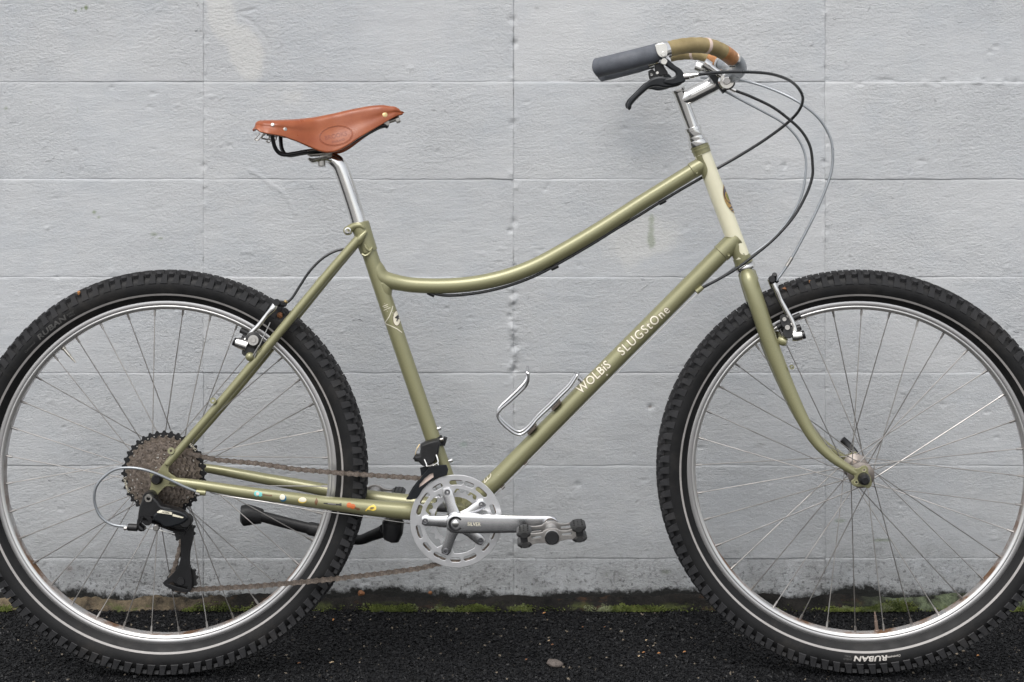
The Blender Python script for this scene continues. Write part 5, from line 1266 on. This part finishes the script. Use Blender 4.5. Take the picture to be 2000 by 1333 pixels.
# ================================================================ small things lying about
def G(px, py, z=0.):                    # where a photo pixel meets the ground
    d_ = (H - z) * F / (py - YH); return Vector(((px - 1000) * d_ / F, d_ - D0, z))
def stone(px, py, r, sq, label, seed):
    m = MB(); p = G(px, py); p.z = r * sq[2] * .35; m.ball((0, 0, 0), r, 14, sq); rn = random.Random(seed)
    m.v = [tuple(Vector(v) * (1 + .22 * mnoise.noise(Vector(v) * 120 + Vector((seed, 0, 0))))) for v in m.v]
    o = put('pebble', m, 'pebble', None, 60, p); o.rotation_euler = (0, R(12), R(20)); setp(o, label, 'stone')
stone(1084, 1299, .0165, (1, .8, .42), 'flat grey pebble on black asphalt in front of the gap between the wheels', 3)
def leaf(px, py, ln, wd, rz, mt, label, tilt=.3, group='leaf scraps on the asphalt', z=.002, name='leaf_scrap'):
    m = MB(); rows = []
    for i in range(7):
        u = i / 6; ww = .8 * wd * math.sin(math.pi * min(1, .08 + u * .9)) ** .8; rows.append([(ln * (u - .5), ww * v, .25 * abs(v) * wd + .12 * ln * math.sin(u * 3)) for v in (-1, -.5, 0, .5, 1)])
    m.grid(rows); p = G(px, py); p.z = z + .001; o = put(name, m, mt, None, 60, p); o.rotation_euler = (tilt, -.2, rz); setp(o, label, 'leaf', group); return o
leaf(651, 1214, .0085, .002, 1.4, 'leafo', 'narrow orange leaf scrap on the asphalt right of the rear tyre', .2)
leaf(1063, 1201, .0065, .0025, .3, 'leafo', 'orange leaf scrap at the edge of the moss below the pedal')
leaf(1138, 1228, .004, .0016, .8, 'leafb', 'tiny red brown scrap on asphalt below and right of the pedal')
leaf(1181, 1228, .004, .0014, .1, 'leafb', 'tiny brown scrap midway between pedal and front tyre')
leaf(1262, 1254, .0050, .0020, 1.0, 'leafp', 'pale yellow leaf scrap on asphalt left of the front tyre')
leaf(1257, 1278, .0055, .0018, .2, 'leafo', 'amber leaf scrap, leftmost of the close trio near the front tyre')
leaf(1287, 1280, .0065, .0026, -.4, 'leafo', 'amber leaf scrap, middle of the trio near the front tyre')
leaf(1337, 1277, .0060, .0022, .2, 'leafo', 'amber leaf scrap nearest the front tyre')
leaf(1248, 1285, .0050, .0020, .9, 'leafp', 'pale leaf scrap just below the amber trio')
leaf(1079, 1263, .0060, .0018, .2, 'leafb', 'dark brown leaf scrap on the asphalt above the flat pebble')
leaf(1028, 1292, .0050, .0020, .5, 'leafb', 'small brown scrap left of the flat pebble')
leaf(584, 1299, .0060, .0020, .3, 'leafb', 'brown scrap on asphalt near the rear tyre tread')
leaf(648, 1298, .0090, .0022, 0., 'leafp', 'thin pale scrap lying flat beside the rear tyre')
leaf(1910, 1284, .0055, .0022, .5, 'leafo', 'orange scrap right of the front tyre')
leaf(1072, 1255, .0050, .0016, .5, 'leafp', 'light scrap on asphalt below the moss strip')
def wallbit(px, py, w_, h_, mt, label):
    m = MB(); rn = random.Random(px); k = WD / F; pts = [(w_ * k * math.cos(t) * rn.uniform(.7, 1.1), 0, h_ * k * math.sin(t) * rn.uniform(.7, 1.1)) for t in [2 * math.pi * i / 9 for i in range(9)]]
    m.add(pts + [(0, -.004, 0)], [(i, (i + 1) % 9, 9) for i in range(9)]); o = put('leaf_scrap', m, mt, None, 20, (WX(px, WD - .02), WY - .014, WZ(py, WD - .02))); setp(o, label, 'leaf'); return o
wallbit(704, 1161, 8, 6, 'leafb', 'dry brown leaf stuck to the dark foot of the wall right of the rear tyre')
wallbit(840, 1160, 5, 4, 'leafb', 'small reddish flake on the dark foot of the wall below the chainring')
# bits of leaf caught in the tyre treads
def treadbit(px, py, t, w_, h_, mt, label, group=None):
    m = MB(); rn = random.Random(px); k = D0 / F; c0 = Lm @ P(px, py, t)
    pts = [(w_ * k * math.cos(a) * rn.uniform(.6, 1.1), rn.uniform(-.001, .001), h_ * k * math.sin(a) * rn.uniform(.6, 1.1)) for a in [2 * math.pi * i / 9 for i in range(9)]]
    m.add(pts + [(0, -.0025, .0005)], [(i, (i + 1) % 9, 9) for i in range(9)]); o = put('leaf_scrap', m, mt, None, 20, c0); setp(o, label, 'leaf')
treadbit(1583, 552, -.026, 7, 5, 'leafo', 'orange leaf scrap caught in the tread on top of the front tyre')
treadbit(1532, 565, -.026, 6, 4, 'leafb', 'brown leaf scrap in the front tyre tread beside the brake arm')
treadbit(547, 616, -.030, 7, 6, 'leafb', 'brown leaf stuck between rear tyre tread and brake arm')
treadbit(154, 572, -.027, 4, 5, 'leafo', 'tiny orange leaf scrap in the tread at the upper left of the rear tyre')

# ---------------------------------------------------------------- separate pieces become parts of their own
def split_pieces(o):
    me = o.data; n = len(me.vertices); par = list(range(n))
    def find(a):
        while par[a] != a: par[a] = par[par[a]]; a = par[a]
        return a
    for e in me.edges:
        a, b = find(e.vertices[0]), find(e.vertices[1])
        if a != b: par[a] = b
    comp = {}
    for i in range(n): comp.setdefault(find(i), []).append(i)
    if len(comp) < 2 or len(comp) > 60: return
    boxes = []
    for c_ in comp.values():
        P_ = np.array([me.vertices[i].co for i in c_]); boxes.append([P_.min(0) - .0004, P_.max(0) + .0004, set(c_), P_])
    from mathutils.kdtree import KDTree
    groups = []
    for bx in boxes:
        hit_ = [g_ for g_ in groups if any((bx[0] <= q_[1]).all() and (q_[0] <= bx[1]).all() for q_ in g_)]
        ids = set(id(g_) for g_ in hit_); groups = [g_ for g_ in groups if id(g_) not in ids] + [sum(hit_, []) + [bx]]
    if len(groups) < 2: return
    groups.sort(key=lambda g_: -sum(len(q_[2]) for q_ in g_))
    for gi, g_ in enumerate(groups[1:] + groups[:1]):
        keep = set().union(*[q_[2] for q_ in g_]); m2 = me.copy() if gi < len(groups) - 1 else me
        bm_ = bmesh.new(); bm_.from_mesh(m2); bm_.verts.ensure_lookup_table()
        bmesh.ops.delete(bm_, geom=[v for v in bm_.verts if v.index not in keep], context='VERTS'); bm_.to_mesh(m2); bm_.free()
        if gi < len(groups) - 1:
            o2 = bpy.data.objects.new(o.name.split('.')[0], m2); C.objects.link(o2); o2.parent = o.parent; o2.matrix_local = o.matrix_local.copy()
SKIP = ('lettering', 'cog', 'chain_link', 'chain_guard', 'spoke', 'tread', 'stripe', 'tyre', 'wheel', 'sticker')
for o in [o for o in bpy.data.objects if o.type == 'MESH' and o.parent]:
    q_ = o
    while q_.parent: q_ = q_.parent
    if q_ is bike and not any(s_ in o.name for s_ in SKIP) and o.get('kind') != 'stuff' and len(o.data.vertices) < 6000: split_pieces(o)
